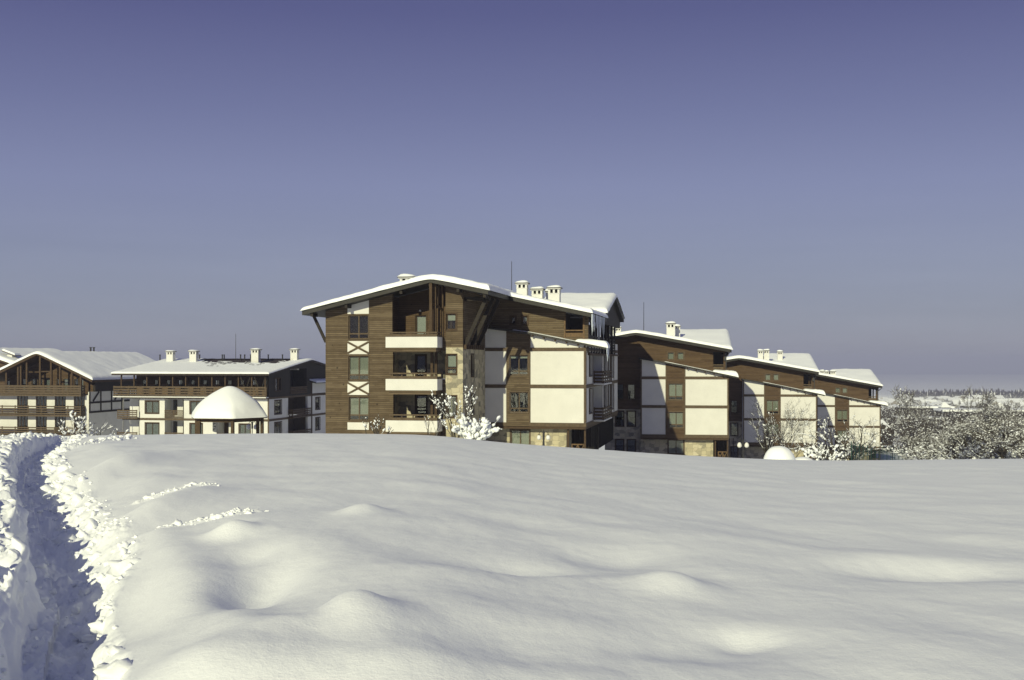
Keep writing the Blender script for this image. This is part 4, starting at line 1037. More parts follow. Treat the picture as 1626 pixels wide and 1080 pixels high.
# ------------------------------------------------------------------ gazebo under its cap of snow
def gazebo():
    D = 102.0; cx = (364-CX)/F*D; ze = (HY-661)/F*D; g = gz(cx, D)
    T = thing('gazebo', 'small dark timber gazebo under a huge dome of snow', 'gazebo', (cx, D, g), R(-11))
    ze -= g; r = 3.55
    pts = [(r*math.cos(a), r*math.sin(a)) for a in [math.pi/3*k for k in range(6)]]
    mb = MB()
    k = len(mb.v); mb.pts([(x, y, ze) for x, y in pts]+[(0, 0, ze+1.55)]+[(x, y, ze-.14) for x, y in pts]+[(0, 0, ze+1.4)])
    for i in range(6):
        j = (i+1) % 6; mb.face([i, j, 6]); mb.face([7+j, 7+i, 13]); mb.face([i, 7+i, 7+j, j])
    roof = mb.build('roof', M['trim'], T)
    mb = MB(); mb.smooth = True; nr, na = 26, 72
    for i in range(nr):
        t = i/(nr-1)
        for j in range(na):
            a = 2*math.pi*j/na; hexr = math.cos(math.pi/6)/math.cos((a % (math.pi/3))-math.pi/6); hr = 1+(hexr-1)*t**3
            q = t*(r+.06)*hr
            ts = ((t*t+.055)**.5-.2345)/(1.055**.5-.2345); h = 2.06*(1-ts)+.56*(1-max(0, t)**5)**.5
            h += .10*float(perlin(q*math.cos(a)*.6, q*math.sin(a)*.6, 3))*(1-t**6)
            if math.cos(a+.35) > .3 and t > .7: h -= .30*sstep(.7, .86, t)*(1-sstep(.97, 1.0, t))*(math.cos(a+.35)-.3)
            h += .05*float(billow(q*math.cos(a)*2.2+9, q*math.sin(a)*2.2, 2, 8))*float(sstep(.72, .9, t))*(1-sstep(.97, 1, t))*(2.5 if math.cos(a+.35) > .3 else .6)
            mb.v.append((q*math.cos(a), q*math.sin(a), ze+h-(.05 if i == nr-1 else 0)))
    for i in range(nr-1):
        for j in range(na): mb.face([i*na+j, (i+1)*na+j, (i+1)*na+(j+1) % na, i*na+(j+1) % na])
    mb.build('snow_cap', M['snow'], roof, recalc=False)
    for x, y in pts:
        mb = MB(); f = .86; mb.box(x*f-.12, x*f+.12, y*f-.12, y*f+.12, -.2, ze-.05); mb.build('post', M['trim'], T)
    mb = MB()
    for i in range(6):
        (x, y), (x2, y2) = pts[i], pts[(i+1) % 6]; mb.beam((x*.86, y*.86, ze-.28), (x2*.86, y2*.86, ze-.28), .12, .22)
    mb.build('ring_beam', M['trim'], T)
gazebo()
def banner():
    D = 103.6; x0 = (337.5-CX)/F*D; x1 = (344-CX)/F*D; z1 = (HY-664.5)/F*D; z0 = (HY-687)/F*D; g = gz(x0, D)
    T = thing('banner', 'narrow white hanging banner with dark lettering among the gazebo posts', 'banner', ((x0+x1)/2, D, g))
    w = (x1-x0)/2; z0 -= g; z1 -= g
    mb = MB(); mb.hexa([(-w, -.01, z0+.1), (w, -.01, z0), (w, .01, z0), (-w, .01, z0+.1), (-w, -.01, z1), (w, -.01, z1), (w, .01, z1), (-w, .01, z1)]); mb.build('cloth', M['white_blind'], T)
    mb = MB(); mb.tube((w+.03, 0, 0), (w+.03, 0, z1+.05), .025, .025, 6); mb.build('pole', M['metal'], T)
    mb = MB(); mb.tube((w+.02, 0, z1+.03), (-w, 0, z1+.03), .018, .018, 6); mb.build('arm', M['metal'], T)
    mb = MB(); h = (z1-z0)                                   # the turned letters cannot be read in the photo; strokes of the same kind
    for k in range(4):
        zc = z1-h*(.17+.19*k); mb.box(-.10, .10, -.013, -.011, zc-.03, zc+.03); mb.box(-.10 if k % 2 else .04, -.04 if k % 2 else .10, -.013, -.011, zc-.12, zc-.03)
    mb.build('lettering', M['metal'], T)
banner()

# ------------------------------------------------------------------ lamps
def double_lamp(px, D, ytop, label, gd=.17):
    x = (px-CX)/F*D; g = gz(x, D); zt = (HY-ytop)/F*D-g
    T = thing('street_lamp', label, 'lamp', (x, D, g), R(-8), 'two armed globe lamps')
    mb = MB(); mb.tube((0, 0, -.2), (0, 0, zt-.35), .045, .04, 8); mb.tube((0, 0, zt-.75), (0, 0, zt-.15), .085, .085, 8); mb.tube((0, 0, zt-.15), (0, 0, zt), .05, .02, 8); mb.tube((0, 0, 0), (0, 0, .6), .09, .07, 8); mb.build('pole', M['metal'], T)
    for q in (-1, 1):
        mb = MB(); prev = None
        for k in range(9):
            a = math.pi*k/8; p = (q*(.08+.13*(1-math.cos(a))), 0, zt-.22+.18*math.sin(a)-.14*k/8)
            if prev: mb.tube(prev, p, .022, .022, 6)
            prev = p
        mb.tube((prev[0], 0, prev[2]), (prev[0], 0, prev[2]-.1), .09, .11, 8); mb.build('arm', M['metal'], T)
        mb = MB(); mb.smooth = True; mb.blob((prev[0], 0, prev[2]-.1-gd*.9), gd, gd, gd*1.5, 0, sub=3); mb.build('globe', M['globe'], T)
double_lamp(863.2, 86.3, 682.5, 'black street lamp with two white globes against the sunlit stone wall')
double_lamp(1180, 112, 697, 'street lamp with two snowy globes between the second and third stepped houses', .22)
double_lamp(400.5, 108, 668, 'white globe street lamp seen between the gazebo posts', .2)

# ------------------------------------------------------------------ snow heap and fence on the right
def heap(px, D, w, h, label, yb):
    x = (px-CX)/F*D; z = (HY-yb)/F*D
    mb = MB(); mb.smooth = True; nr, na = 18, 40
    for i in range(nr):
        t = i/(nr-1)
        for j in range(na):
            a = 2*math.pi*j/na; rr = w*t*(1+.06*math.sin(2*a+1)+.04*math.sin(3*a)); k = max(0, 1-t**2.6)**.62
            mb.v.append((rr*math.cos(a)+.10*w*(1-k)*(1 if math.cos(a) > 0 else .2), rr*math.sin(a), h*k+.04*float(perlin(rr*math.cos(a)*2, rr*math.sin(a)*2, 5))*k-(.25 if i == nr-1 else 0)))
    for i in range(nr-1):
        for j in range(na): mb.face([i*na+j, (i+1)*na+j, (i+1)*na+(j+1) % na, i*na+(j+1) % na])
    o = mb.build('snow_mound', M['snow'], None, recalc=False); o.location = (x, D, z); tag(o, label, 'snow mound')
heap(1237, 70, .92, 1.0, 'tall smooth rounded dome of snow standing on the field edge', 735)
heap(1275, 71, .62, .32, 'low flat hump of snow right of the tall snow dome', 734)
def fence():
    a, b = (1352, 86.), (1446, 130.)
    p = lambda t: ((a[0]+(b[0]-a[0])*t-CX)/F*(a[1]+(b[1]-a[1])*t), a[1]+(b[1]-a[1])*t)
    x0, y0 = p(0); T = thing('mesh_fence', 'dark green wire mesh fence along the edge of the snow field', 'fence', (x0, y0, gz(x0, y0)))
    g0 = gz(x0, y0); n = 15
    for k in range(n+1):
        x, y = p(k/n); z = gz(x, y)-g0; h = 1.55; mb = MB(); mb.tube((x-x0, y-y0, z-.3), (x-x0, y-y0, z+h), .035, .035, 6); mb.build('fence_post', M['green'], T)
    for k in range(n):
        (xa, ya), (xb, yb) = p(k/n), p((k+1)/n); mb = MB(); za, zb = gz(xa, ya)-g0, gz(xb, yb)-g0
        for q in range(7):
            hh = .1+1.2*q/6; mb.tube((xa-x0, ya-y0, za+hh), (xb-x0, yb-y0, zb+hh), .008, .008, 4, False)
        for q in range(1, 13):
            t = q/13; xx, yy, zz = xa+(xb-xa)*t-x0, ya+(yb-ya)*t-y0, za+(zb-za)*t; mb.tube((xx, yy, zz+.05), (xx, yy, zz+1.34), .008, .008, 4, False)
        mb.build('fence_panel', M['green'], T)
fence()
def signpost():
    D = 128; x = (1417.3-CX)/F*D; g = gz(x, D); T = thing('post', 'thin dark post with a small head behind the green fence', 'post', (x, D, g)); zt = (HY-707)/F*D-g
    mb = MB(); mb.tube((0, 0, -.2), (0, 0, zt), .05, .04, 6); mb.build('pole', M['metal'], T); mb = MB(); mb.box(-.12, .12, -.1, .1, zt-.35, zt); mb.build('head', M['metal'], T)
    D = 150; x = (1315.2-CX)/F*D; g = gz(x, D); T = thing('street_lamp', 'slim pole lamp with a snowy head before the farthest white wall', 'lamp', (x, D, g)); zt = (HY-664)/F*D-g
    mb = MB(); mb.tube((0, 0, -.2), (0, 0, zt), .04, .03, 6); mb.build('pole', M['metal'], T); mb = MB(); mb.smooth = True; mb.blob((0, 0, zt), .13, .13, .11, .05, sub=2); mb.build('globe', M['globe'], T)
signpost()

# ------------------------------------------------------------------ snowy trees and shrubs
def grow(rng, mb, tips, p, d, L, r, depth, spread, up, nseg=3, kids=(2, 3), shrink=.72, bend=.18, rmin=.006):
    """a limb bending through nseg pieces, forking at its end and along it"""
    for k in range(nseg):
        d = (d+Vector((rng.uniform(-1, 1), rng.uniform(-1, 1), rng.uniform(-1, 1)))*bend+Vector((0, 0, up*.12))).normalized()
        q = p+d*L/nseg; r2 = max(rmin, r*(1-.28/nseg*(1+k*.3))); mb.tube(p, q, r, r2, 5 if r > .03 else 3, False)
        tips.append((p, q, r, depth)); p, r = q, r2
        if depth > 0 and k < nseg-1 and rng.random() < .65:
            e = (d+Vector((rng.uniform(-1, 1), rng.uniform(-1, 1), rng.uniform(-.5, .8)))*spread).normalized()
            grow(rng, mb, tips, p, e, L*shrink*rng.uniform(.6, .95), r*.6, depth-1, spread, up, nseg, kids, shrink, bend, rmin)
    if depth > 0:
        for _ in range(rng.randint(*kids)):
            e = (d+Vector((rng.uniform(-1, 1), rng.uniform(-1, 1), rng.uniform(-.6, .8)))*spread).normalized()
            grow(rng, mb, tips, p, e, L*shrink*rng.uniform(.7, 1.05), r*.68, depth-1, spread, up, nseg, kids, shrink, bend, rmin)
def make_tree(name, label, cat, seed, H, stems, spread, up, depth, r0, snow_n, snow_r, twigs=300, twig_l=.5, lean=.5, group=None, tw='twig', sn_low=.15, L0=.32, flat=.6, trunk=.0, kids=(2, 3), tr=.006):
    rng = random.Random(seed); T = thing(name, label, cat, (0, 0, 0), 0, group)
    mb, tips = MB(), []
    base = Vector((0, 0, -.3)); top = Vector((0, 0, trunk))
    if trunk: mb.tube(base, top, r0*1.35, r0, 8, False)
    else: top = base
    for s in range(stems):
        a = 2*math.pi*(s+rng.random()*.6)/stems; d = Vector((math.cos(a)*lean, math.sin(a)*lean, 1)).normalized()
        grow(rng, mb, tips, top+Vector((math.cos(a), math.sin(a), 0))*(.0 if trunk else .03), d, H*L0*rng.uniform(.8, 1.1), r0*(.75 if trunk else rng.uniform(.7, 1)), depth, spread, up, 3, kids, .74, .2, tr)
    hz = max(t[1].z for t in tips); k = H/hz
    mb.v = [(x*k, y*k, z*k if z > 0 else z) for x, y, z in mb.v]; tips = [(a*k, b*k, r, dd) for a, b, r, dd in tips]
    mb.build('trunk', M['bark'], T)
    fine = [t for t in tips if t[3] <= 1] or tips
    mb = MB(); ends = []
    for _ in range(twigs):
        a, b, r, dd = rng.choice(fine); p = a.lerp(b, rng.random())
        d = ((b-a).normalized()*.5+Vector((rng.uniform(-1, 1), rng.uniform(-1, 1), rng.uniform(-.5, .9)))).normalized(); q = p+d*twig_l*rng.uniform(.4, 1.2)
        m = p.lerp(q, .5)+Vector((rng.uniform(-1, 1), rng.uniform(-1, 1), rng.uniform(-1, 1)))*twig_l*.12
        mb.tube(p, m, tr*1.4, tr, 3, False); mb.tube(m, q, tr, tr*.6, 3, False); ends.append((p, q))
    if twigs: mb.build('crown', M[tw], T)
    mb = MB(); mb.smooth = False
    segs = [(a, b) for a, b, r, dd in tips if (a.z+b.z)/2 > H*sn_low]+ends
    for _ in range(snow_n):
        a, b = rng.choice(segs); p = a.lerp(b, rng.random())
        if p.z < H*sn_low*.5: continue
        s = snow_r*rng.choice((.4, .5, .6, .8, 1, 1.3))*rng.uniform(.8, 1.15); d = b-a; h = Vector((d.x, d.y, 0)); 
        vs, fs = ICO[1]; c = len(mb.v); ang = math.atan2(d.y, d.x); el = 1+.45*min(1, h.length/(d.length+1e-6))*rng.random(); ca, sa = math.cos(ang), math.sin(ang); tilt = d.z/(h.length+.05); tilt = max(-1.2, min(1.2, tilt))
        for x, y, z in vs:
            j = 1+rng.uniform(-.32, .32); X, Y, Z = x*s*el*j, y*s*.85*j, z*s*flat*j*1.1
            mb.v.append((p.x+X*ca-Y*sa, p.y+X*sa+Y*ca, p.z+s*flat*.6+Z+X*tilt*.6))
        for f in fs: mb.face([c+i for i in f])
    for a, b, r, dd in tips:                               # snow lying along the upper side of the limbs
        d = b-a
        if d.length < 1e-4 or abs(d.z)/d.length > .93 or rng.random() > .62: continue
        w = snow_r*rng.uniform(.22, .42)*(1-.5*abs(d.z)/d.length); u_ = Vector((0, 0, r*.7+w*.5))
        m = a.lerp(b, .5)+Vector((0, 0, w*.25)); mb.tube(a+u_, m+u_, w*.75, w, 5); mb.tube(m+u_, b+u_, w, w*.6, 5)
    for i in range(len(mb.sm)): mb.sm[i] = True
    mb.build('snow_clumps', M['snow'], T, recalc=False)
    return T
def put(T, px, D, rz=0, s=1, dz=0): x = (px-CX)/F*D; T.location = (x, D, gz(x, D)+dz); T.rotation_euler = (0, 0, rz); T.scale = (s,)*3; return T
put(make_tree('shrub', 'tall slender shrub with tufts of snow in front of the stone corner', 'shrub', 5, 3.6, 5, .34, 1.0, 2, .04, 150, .072, 300, .35, .30, flat=.9, sn_low=.12, L0=.4), 724, 79.3)
put(make_tree('shrub', 'dense round bush heaped with snow beside the tall slender shrub', 'shrub', 8, 1.7, 10, .7, .25, 2, .035, 520, .13, 150, .3, .75, flat=.9, sn_low=.03, L0=.36), 757, 79.2, 0, 1)
for px, D, h, sd, lb in ((591, 76, 1.45, 3, 'small twiggy plant tipped with snow under the long white window panel'), (605, 77, 1.15, 4, 'lower snow tufted twig left of the bottom balcony'), (686, 77, 1.75, 6, 'thin bare stem with snow in front of the lowest white balcony')):
    put(make_tree('shrub', lb, 'shrub', sd, h, 4, .5, .8, 1, .015, 16, .075, 14, .25, .35, flat=.85, sn_low=.35), px, D)
put(make_tree('shrub', 'snow dusted bare shrub in front of the left chalet side wall', 'shrub', 15, 4.0, 7, .6, .5, 2, .045, 170, .115, 420, .55, .6, flat=.8, sn_low=.1, tw='twig2', L0=.4), 122, 110, 0, 1)
put(make_tree('shrub', 'small snowy sprig beside the path end before the long house', 'shrub', 16, 2.6, 5, .7, .3, 1, .04, 50, .12, 80, .5, .7, flat=.8, sn_low=.1, tw='twig2', L0=.4), 170, 112)
put(make_tree('tree', 'bare young tree with loose tufts of snow before the middle stepped house', 'tree', 21, 5.9, 7, .5, .6, 3, .05, 90, .075, 1400, .65, .55, flat=.85, sn_low=.1, tw='twig2', L0=.36, kids=(2, 2)), 1222, 108, .4, 1)
put(make_tree('tree', 'thin bare twiggy tree between the snowy tree and the sunlit white wall', 'tree', 23, 5.6, 5, .42, .7, 3, .04, 25, .08, 480, .65, .45, flat=.8, tw='twig2', L0=.36, kids=(2, 2)), 1256, 112, 0, 1)
put(make_tree('tree', 'wide spreading tree bowed under thick snow before the farthest white house', 'tree', 27, 4.3, 9, .8, .0, 3, .08, 300, .095, 1700, .55, 1.2, flat=.8, sn_low=.1, tw='twig2', L0=.34, kids=(2, 2)), 1342, 104, .3, 1)
put(make_tree('shrub', 'low snow loaded bush at the foot of the wide bowed tree', 'shrub', 28, 1.7, 7, .8, .1, 2, .035, 150, .12, 140, .35, .9, flat=.85, sn_low=.05, L0=.4), 1303, 98)
# orchard at the right edge
protos = [make_tree('orchard_tree', 'x', 'tree', 40+k, 7.0, 7, .85, .1, 3, .17, 1900, .075, 4200, .75, 1.0, 'snow flecked orchard trees', sn_low=.04, L0=.34, trunk=.7, tr=.009) for k in range(4)]
spots = [(1462, 128, 0, .56, 'leftmost and brownish snow flecked orchard tree next to the green fence end'), (1490, 136, 1, .56, 'orchard tree in front of the pale apartment block'), (1514, 122, 2, .58, 'tangled orchard tree second from the fence end, nearer than its neighbours'),
         (1538, 130, 3, .7, 'broad orchard tree with a snowy fork low on its trunk'), (1556, 118, 1, .68, 'orchard tree with pale snow clots near its foot'), (1582, 130, 0, .74, 'orchard tree just left of the thick dark trunk'),
         (1592, 108, 2, .78, 'orchard tree with a thick dark trunk near the right edge'), (1622, 120, 3, .76, 'orchard tree at the right edge of the photo'), (1640, 136, 1, .82, 'taller orchard tree cut by the right edge of the photo'),
         (1525, 152, 0, .78, 'rear orchard tree reaching up to the far long roof'), (1570, 155, 2, .74, 'rear orchard tree below the small far pavilion'), (1610, 158, 1, .78, 'rear orchard tree beneath the dark far hill, near the right edge'), (1478, 160, 3, .5, 'rear orchard tree before the balconies of the pale block')]
brush = [make_tree('brush', 'x', 'shrub', 80+k, 2.6, 9, .8, .2, 2, .03, 260, .085, 900, .5, .8, 'snowy brush under the orchard trees', sn_low=.03, L0=.4, tw='twig2') for k in range(2)]
for n, px in enumerate((1452, 1470, 1486, 1501, 1519, 1533, 1549, 1563, 1578, 1603, 1616, 1632)):
    D = 112+(n*7) % 24; x = (px-CX)/F*D; loc = (x, D, gz(x, D)-.1); lb = 'low snowy brush tangled under the orchard trees'
    if n < 2: brush[n].location = loc; brush[n]['label'] = lb
    else: dup(brush[n % 2], loc, n*1.1, .8+.1*(n % 5), lb)
seen = set()
for px, D, k, s, lb in spots:
    x = (px-CX)/F*D; loc = (x, D, gz(x, D)-.1); rz = random.uniform(0, 6.28)
    if k in seen: dup(protos[k], loc, rz, s, lb)
    else: seen.add(k); T = protos[k]; T.location = loc; T.rotation_euler = (0, 0, rz); T.scale = (s,)*3; T['label'] = lb
bare = [make_tree('bare_tree', 'x', 'tree', 60+k, 15, 3, .34, .9, 3, .12, 60, .17, 420, 1.2, .22, 'tall bare trees in the valley', sn_low=.3, L0=.36, trunk=3, tr=.03, kids=(2, 3)) for k in range(2)]
for n, (px, D, k, s, lb) in enumerate([(1441, 255, 0, .9, 'tall bare tree rising above the pale apartment block'), (1546, 262, 1, .9, 'tall bare tree rising above the long flat far roof'), (1466, 290, 1, .7, 'second bare tree behind the pale apartment block, snow on its top'), (1572, 300, 0, .72, 'bare tree with snowy top right of the tall bare tree'), (1603, 320, 1, .75, 'thin bare tree near the right edge above the far roofs')]):
    x = (px-CX)/F*D; loc = (x, D, gz(x, D))
    if n > 1: dup(bare[k], loc, n*1.3, s, lb)
    else: T = bare[k]; T.location = loc; T.scale = (s,)*3; T['label'] = lb

# ------------------------------------------------------------------ the valley: houses, blocks, woods
def hut(w, d, h, rh, rng, wallm, storeys=1, big=False):
    T = thing('town_house', 'x', 'house', group='snow roofed houses of the far town')
    mb = MB(); mb.prism([(-w/2, 0), (w/2, 0), (w/2, h), (0, h+rh), (-w/2, h)], -d/2, d/2); mb.m = 1
    for s in range(storeys):
        zz = h*(s+.35)/storeys
        for k in range(3): mb.box(-w*.36+w*.28*k, -w*.36+w*.28*k+w*.14, -d/2-.04, -d/2+.02, zz, zz+h/storeys*.42)
        for k in range(3): mb.box(-w/2-.04, -w/2+.02, -d*.36+d*.28*k, -d*.36+d*.28*k+d*.14, zz, zz+h/storeys*.42)
    mb.build('wall', [wallm, M['dark']], T)
    mb = MB(); e = .5
    for q in (-1, 1):
        mb.hexa([(0, -d/2-e, h+rh+.02), (q*(w/2+e), -d/2-e, h-e*rh/(w/2)+.02), (q*(w/2+e), d/2+e, h-e*rh/(w/2)+.02), (0, d/2+e, h+rh+.02), (0, -d/2-e, h+rh+.3), (q*(w/2+e), -d/2-e, h-e*rh/(w/2)+.25), (q*(w/2+e), d/2+e, h-e*rh/(w/2)+.25), (0, d/2+e, h+rh+.3)])
    mb.build('roof', M['snow'], T)
    return T
TOWNM = [plain('town_render', (.26, .23, .18), .9, .1, .5), plain('town_grey', (.13, .12, .115), .9, .15, .5), plain('town_dark', (.055, .046, .04), .9, .2, .5), plain('town_pale', (.38, .35, .28), .9, .1, .5)]
rng = random.Random(91)
hp = [hut(rng.uniform(8, 12), rng.uniform(9, 14), rng.choice((3, 5.5, 6, 8)), rng.uniform(1.8, 3.2), rng, TOWNM[k % 4], 1+(k % 3)) for k in range(8)]
used = set(); n = 0
TL = ['snow roofed house of the far town beneath the hazy hills']
for ring in range(120):
    D = rng.uniform(620, 1500); px = rng.uniform(1380, 1690) if ring % 3 else rng.uniform(1395, 1640)
    x = (px-CX)/F*D; k = rng.randrange(8); loc = (x, D, gz(x, D)-.3); rz = rng.choice((0, 1.57, .4, 2.1))+rng.uniform(-.2, .2)
    if 380 < D < 470 and 1420 < px < 1520: continue
    if k in used: T = dup(hp[k], loc, rz, rng.uniform(.7, 1.0), TL[0])
    else: used.add(k); T = hp[k]; T.location = loc; T.rotation_euler = (0, 0, rz); T['label'] = TL[0]
def block(px0, px1, yt, yb, D, floors, label, name='apartment_block', strip=False):
    x0, x1 = (px0-CX)/F*D, (px1-CX)/F*D; zt = (HY-yt)/F*D; g = gz((x0+x1)/2, D)-1
    T = thing(name, label, 'building', ((x0+x1)/2, D, g), R(-6)); w = x1-x0; h = zt-g; dd = 12.0
    fh = 2.9; holes = []; n = max(3, int(w/3.4))
    mb = MB()
    for f in range(floors):
        za = h-.7-fh*(f+1)+.9
        for k in range(n): 
            a = -w/2+w*(k+.2)/n; holes.append((a, a+w*.58/n, za, za+1.5))
    wall(mb, 'u', 0, .3, -w/2, w/2, 0, h, holes); mb.box(-w/2, -w/2+.3, .301, dd, 0, h); mb.box(w/2-.3, w/2, .301, dd, 0, h); mb.build('wall', TOWNM[3 if not strip else 2], T)
    mb = MB(); mb.box(-w/2+.31, w/2-.31, .45, .6, 0, h-.1); mb.build('unlit_room_backing', M['dark'], T)  # near-black sheet behind the openings stands in for unlit rooms, no glass
    mb = MB()
    for f in range(floors):
        za = h-.7-fh*(f+1)
        for k in range(0, n, 2): a = -w/2+w*k/n+.2; mb.box(a, a+w*.9/n, -1.0, -.003, za, za+.9)
    if not strip: each(mb, 'balcony', TOWNM[0], T)
    mb = MB(); mb.box(-w/2-.4, w/2+.4, -1.1, dd+.4, h+.003, h+.5 if not strip else h+.8); mb.build('roof', M['snow'], T)
    return T
block(1431, 1503, 665, 720, 405, 4, 'pale apartment block with rows of balconies behind the orchard trees')
block(1432, 1512, 648, 690, 520, 2, 'wide snow roofed dark hall above the pale apartment block', 'hall', True)
block(1500, 1660, 654, 690, 430, 2, 'very long flat building with a white snow strip along its roof', 'hall', True)
def pavilion(px, yt, D, w, label):
    x = (px-CX)/F*D; g = gz(x, D); T = thing('pavilion', label, 'building', (x, D, g)); h = (HY-yt)/F*D-g
    mb = MB(); mb.box(-w*.42, w*.42, -w*.42, w*.42, 0, h-2); mb.build('wall', TOWNM[2], T)
    mb = MB(); mb.pts([(-w/2, -w/2, h-2), (w/2, -w/2, h-2), (w/2, w/2, h-2), (-w/2, w/2, h-2), (-w*.12, 0, h), (w*.12, 0, h)])
    for f in ((0, 1, 5, 4), (1, 2, 5), (2, 3, 4, 5), (3, 0, 4), (3, 2, 1, 0)): mb.face(list(f))
    mb.build('roof', M['snow'], T)
pavilion(1499.5, 639, 470, 4.2, 'small hip roofed pavilion above the long white roof strip, left one'); pavilion(1587, 640, 475, 4.0, 'small hip roofed pavilion above the long white roof strip, right one')
def barn():
    fr = Frame(1418, 230, -22, -20); B = fr.empty('barn', 'dark house with steep snowy roof peeking past the farthest white house', 'house'); P = fr.P
    w = -P(1392, 690, 0)[0]; ze = P(1418, 690, 0)[1]; zr = P(1400, 667, 4)[1]; zm = P(1400, 681, 0)[1]
    mb = MB(); wall(mb, 'u', 0, .3, -w, 0, 0, ze+.0, [(-w+.8, -w+1.8, ze-2, ze-.9), (-1.9, -.9, ze-2, ze-.9)]); mb.box(-.3, 0, .301, 7, 0, ze); mb.box(-w, -w+.3, .301, 7, 0, ze); mb.prism([(0.3, ze+.002), (6.9, ze+.002), (3.6, zr-.4)], -w+.02, -.02, 'x'); mb.build('wall', TOWNM[2], B)
    for a in (-w+.8, -1.9): win(B, 'u', 0, 1, a, a+1, ze-2, ze-.9, cols=2)
    mb = MB(); mb.hexa([(-w-.5, -.6, ze-.2), (.5, -.6, ze-.2), (.5, 3.6, zr-.25), (-w-.5, 3.6, zr-.25), (-w-.5, -.6, ze+.3), (.5, -.6, ze+.3), (.5, 3.6, zr+.1), (-w-.5, 3.6, zr+.1)])
    mb.hexa([(-w-.5, 3.602, zr-.25), (.5, 3.602, zr-.25), (.5, 7.8, ze-.2), (-w-.5, 7.8, ze-.2), (-w-.5, 3.602, zr+.1), (.5, 3.602, zr+.1), (.5, 7.8, ze+.3), (-w-.5, 7.8, ze+.3)]); r = mb.build('roof', M['snow'], B)
    mb = MB(); mb.prism([(-w*.75, zm+.9), (-w*.1, zm-.2), (-w*.1, ze+.1), (-w*.95, ze+.1), (-w*.95, zm+.5)], -.9, 1.5); mb.build('dormer', TOWNM[2], r)
    mb = MB(); mb.box(-w-.6, .6, -1.3, -.003, ze-2.3, ze-2.05); mb.build('porch_roof', M['snow'], B)
barn()
def woods():
    rng = random.Random(5); mb = MB()
    def clump(c, r, h, n, s, white):
        for _ in range(n):
            a = rng.random()*6.283; q = r*rng.random()**.6; zz = h*rng.random()**.8; tap = 1-.55*zz/h
            p = Vector((c[0]+math.cos(a)*q*tap, c[1]+math.sin(a)*q*tap, c[2]+zz)); mb.m = 1 if rng.random() < white else 0
            k = mb.pts([p+Vector((rng.uniform(-1, 1), rng.uniform(-1, 1), rng.uniform(-1, 1)*(1.5 if mb.m == 0 else .5)))*s*rng.uniform(.5, 1.3) for _ in range(3)]); mb.face([k, k+1, k+2])
    for _ in range(5200):
        D = 215*(1500/215)**rng.random(); px = rng.uniform(1360, 1720); x = (px-CX)/F*D
        if D < 320 and px < 1440 and rng.random() < .8: continue
        h = rng.uniform(4, 9)*(1 if D > 300 else .7); clump((x, D, gz(x, D)), rng.uniform(1.5, 4.5), h, 60 if D < 700 else 34, .30 if D < 400 else .36, .36 if D < 600 else .6)
    for _ in range(7000):
        D = rng.uniform(560, 1650); px = rng.uniform(1370, 1720); x = (px-CX)/F*D
        clump((x, D, gz(x, D)), rng.uniform(3, 7), rng.uniform(5, 14), 36, .22, 1.1)
    o = mb.build('woodland', [M['twig2'], M['snow']], None, recalc=False); tag(o, 'snowy bare woodland and gardens between the far town houses', 'woodland', kind='stuff')
woods()
def forest_ridge():
    rng = random.Random(6); mb = MB()
    for _ in range(2600):
        D = rng.uniform(1500, 2100); px = rng.uniform(1430, 1760); x = (px-CX)/F*D; z = float(HZ(x, D)); h = rng.uniform(9, 17); r = rng.uniform(3, 7)
        mb.m = 1 if rng.random() < .1 else 0
        k = mb.pts([(x+r*rng.uniform(.5, 1)*math.cos(a), D+r*math.sin(a), z-1) for a in (0, 1.25, 2.5, 3.8, 5)]+[(x+rng.uniform(-2, 2), D, z+h)])
        for i in range(5): mb.face([k+i, k+(i+1) % 5, k+5])
    o = mb.build('forest', [M['twig2'], M['snow']], None, recalc=False); tag(o, 'dark far forest on the hazy ridge beyond the town', 'forest', kind='stuff')
forest_ridge()

# ------------------------------------------------------------------ the air
def haze():
    m = bpy.data.materials.new('winter_air'); m.use_nodes = True; nt = m.node_tree; nt.nodes.clear()
    out = N(nt, 'ShaderNodeOutputMaterial'); v = N(nt, 'ShaderNodeVolumePrincipled'); v.inputs['Color'].default_value = (.50, .53, .82, 1); v.inputs['Density'].default_value = HAZE; v.inputs['Anisotropy'].default_value = -.15
    nt.links.new(v.outputs[0], out.inputs['Volume'])
    mb = MB(); mb.box(-12500, 12500, -12500, 12500, -240, 34); o = mb.build('haze', m); o['kind'] = 'stuff'; tag(o, 'thin blue winter haze in the valley air', 'haze')
    o.display_type = 'WIRE'
HAZE = .00028
haze()

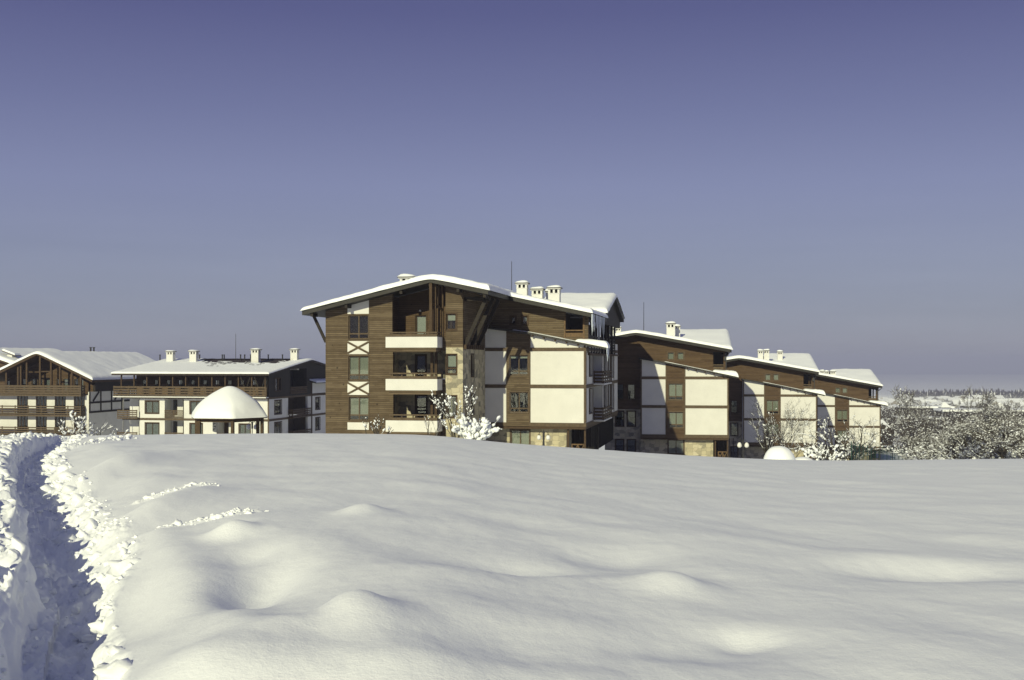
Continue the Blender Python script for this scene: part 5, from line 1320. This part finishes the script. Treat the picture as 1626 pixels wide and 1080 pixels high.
# ------------------------------------------------------------------ sky, sun, camera
def world():
    w = bpy.data.worlds.new('World'); sc.world = w; w.use_nodes = True; nt = w.node_tree; L = nt.links; nt.nodes.clear()
    out = N(nt, 'ShaderNodeOutputWorld'); bg = N(nt, 'ShaderNodeBackground'); bg.inputs[1].default_value = SKY_STR
    sky = N(nt, 'ShaderNodeTexSky'); sky.sky_type = 'NISHITA'; sky.sun_disc = False; sky.sun_elevation = SUN_EL; sky.sun_rotation = math.pi+SUN_AZ
    sky.altitude = 900; sky.air_density = 1.0; sky.dust_density = 1.0; sky.ozone_density = 3.0
    tc = N(nt, 'ShaderNodeTexCoord'); sp = N(nt, 'ShaderNodeSeparateXYZ'); L.new(tc.outputs['Generated'], sp.inputs[0])
    k = 1/SKY_STR
    st = [(0.0, (.25, .275, .352)), (.03, (.245, .278, .372)), (.08, (.235, .265, .39)), (.146, (.212, .235, .402)), (.21, (.150, .164, .325)), (.286, (.091, .094, .239)), (.34, (.08, .083, .22)), (.6, (.085, .095, .20)), (1, (.095, .105, .20))]
    r = ramp(nt, sp.outputs[2], [(p, tuple(c*k*.1 for c in col)) for p, col in st])
    cv = N(nt, 'ShaderNodeVectorMath', operation='MULTIPLY'); L.new(tc.outputs['Generated'], cv.inputs[0]); cv.inputs[1].default_value = (2.2, 2.2, 26)
    cn = N(nt, 'ShaderNodeTexNoise', i_Scale=1.3, i_Detail=4.0, i_Roughness=.55); L.new(cv.outputs[0], cn.inputs['Vector'])
    low = math_(nt, 'MAXIMUM', math_(nt, 'SUBTRACT', 1.0, math_(nt, 'MULTIPLY', sp.outputs[2], 6.0)), 0.0)
    am = math_(nt, 'MULTIPLY', math_(nt, 'SUBTRACT', cn.outputs[0], .5), math_(nt, 'MULTIPLY', low, .42))
    cl = N(nt, 'ShaderNodeMixRGB', blend_type='MULTIPLY'); cl.inputs[0].default_value = 1; L.new(r, cl.inputs[1])
    cc = N(nt, 'ShaderNodeCombineColor'); 
    for q, w in enumerate((1.15, 1.0, .8)): L.new(math_(nt, 'ADD', 1.0, math_(nt, 'MULTIPLY', am, w)), cc.inputs[q])
    L.new(cc.outputs[0], cl.inputs[2]); r = cl.outputs[0]
    mul = N(nt, 'ShaderNodeMixRGB', blend_type='MULTIPLY'); mul.inputs[0].default_value = 1; L.new(r, mul.inputs[1]); mul.inputs[2].default_value = (10, 10, 10, 1)
    tint = N(nt, 'ShaderNodeMixRGB', blend_type='MULTIPLY'); tint.inputs[0].default_value = 1; L.new(sky.outputs[0], tint.inputs[1]); tint.inputs[2].default_value = (1.25, .98, .85, 1)
    mx = N(nt, 'ShaderNodeMixRGB'); mx.inputs[0].default_value = .9; L.new(tint.outputs[0], mx.inputs[1]); L.new(mul.outputs[0], mx.inputs[2])
    L.new(mx.outputs[0], bg.inputs[0]); L.new(bg.outputs[0], out.inputs[0])
SKY_STR = .1
world()
sun = bpy.data.lights.new('sun', 'SUN'); sun.energy = 4.0; sun.angle = R(.5); sun.color = (1, .965, .64)
so = bpy.data.objects.new('sun', sun); COL.objects.link(so)
dirv = Vector((-math.sin(SUN_AZ)*math.cos(SUN_EL), -math.cos(SUN_AZ)*math.cos(SUN_EL), math.sin(SUN_EL)))
so.rotation_euler = dirv.to_track_quat('Z', 'Y').to_euler(); so.location = (-20, -30, 30)
cam = bpy.data.cameras.new('camera'); co = bpy.data.objects.new('camera', cam); COL.objects.link(co); sc.camera = co
cam.sensor_width = 36; cam.lens = F/1626*36; co.rotation_euler = (R(90), 0, 0); cam.shift_y = (HY-540)/1626; cam.clip_start = .1; cam.clip_end = 30000
vs = sc.view_settings; vs.view_transform = 'Standard'; vs.look = 'None'; vs.exposure = 0; vs.gamma = 1; vs.use_curve_mapping = False
sc.cycles.max_bounces = 6; sc.cycles.diffuse_bounces = 3; sc.cycles.glossy_bounces = 3; sc.cycles.transparent_max_bounces = 12; sc.cycles.volume_bounces = 0
sc.cycles.sample_clamp_indirect = 4.0; sc.cycles.use_denoising = True; sc.cycles.caustics_reflective = False
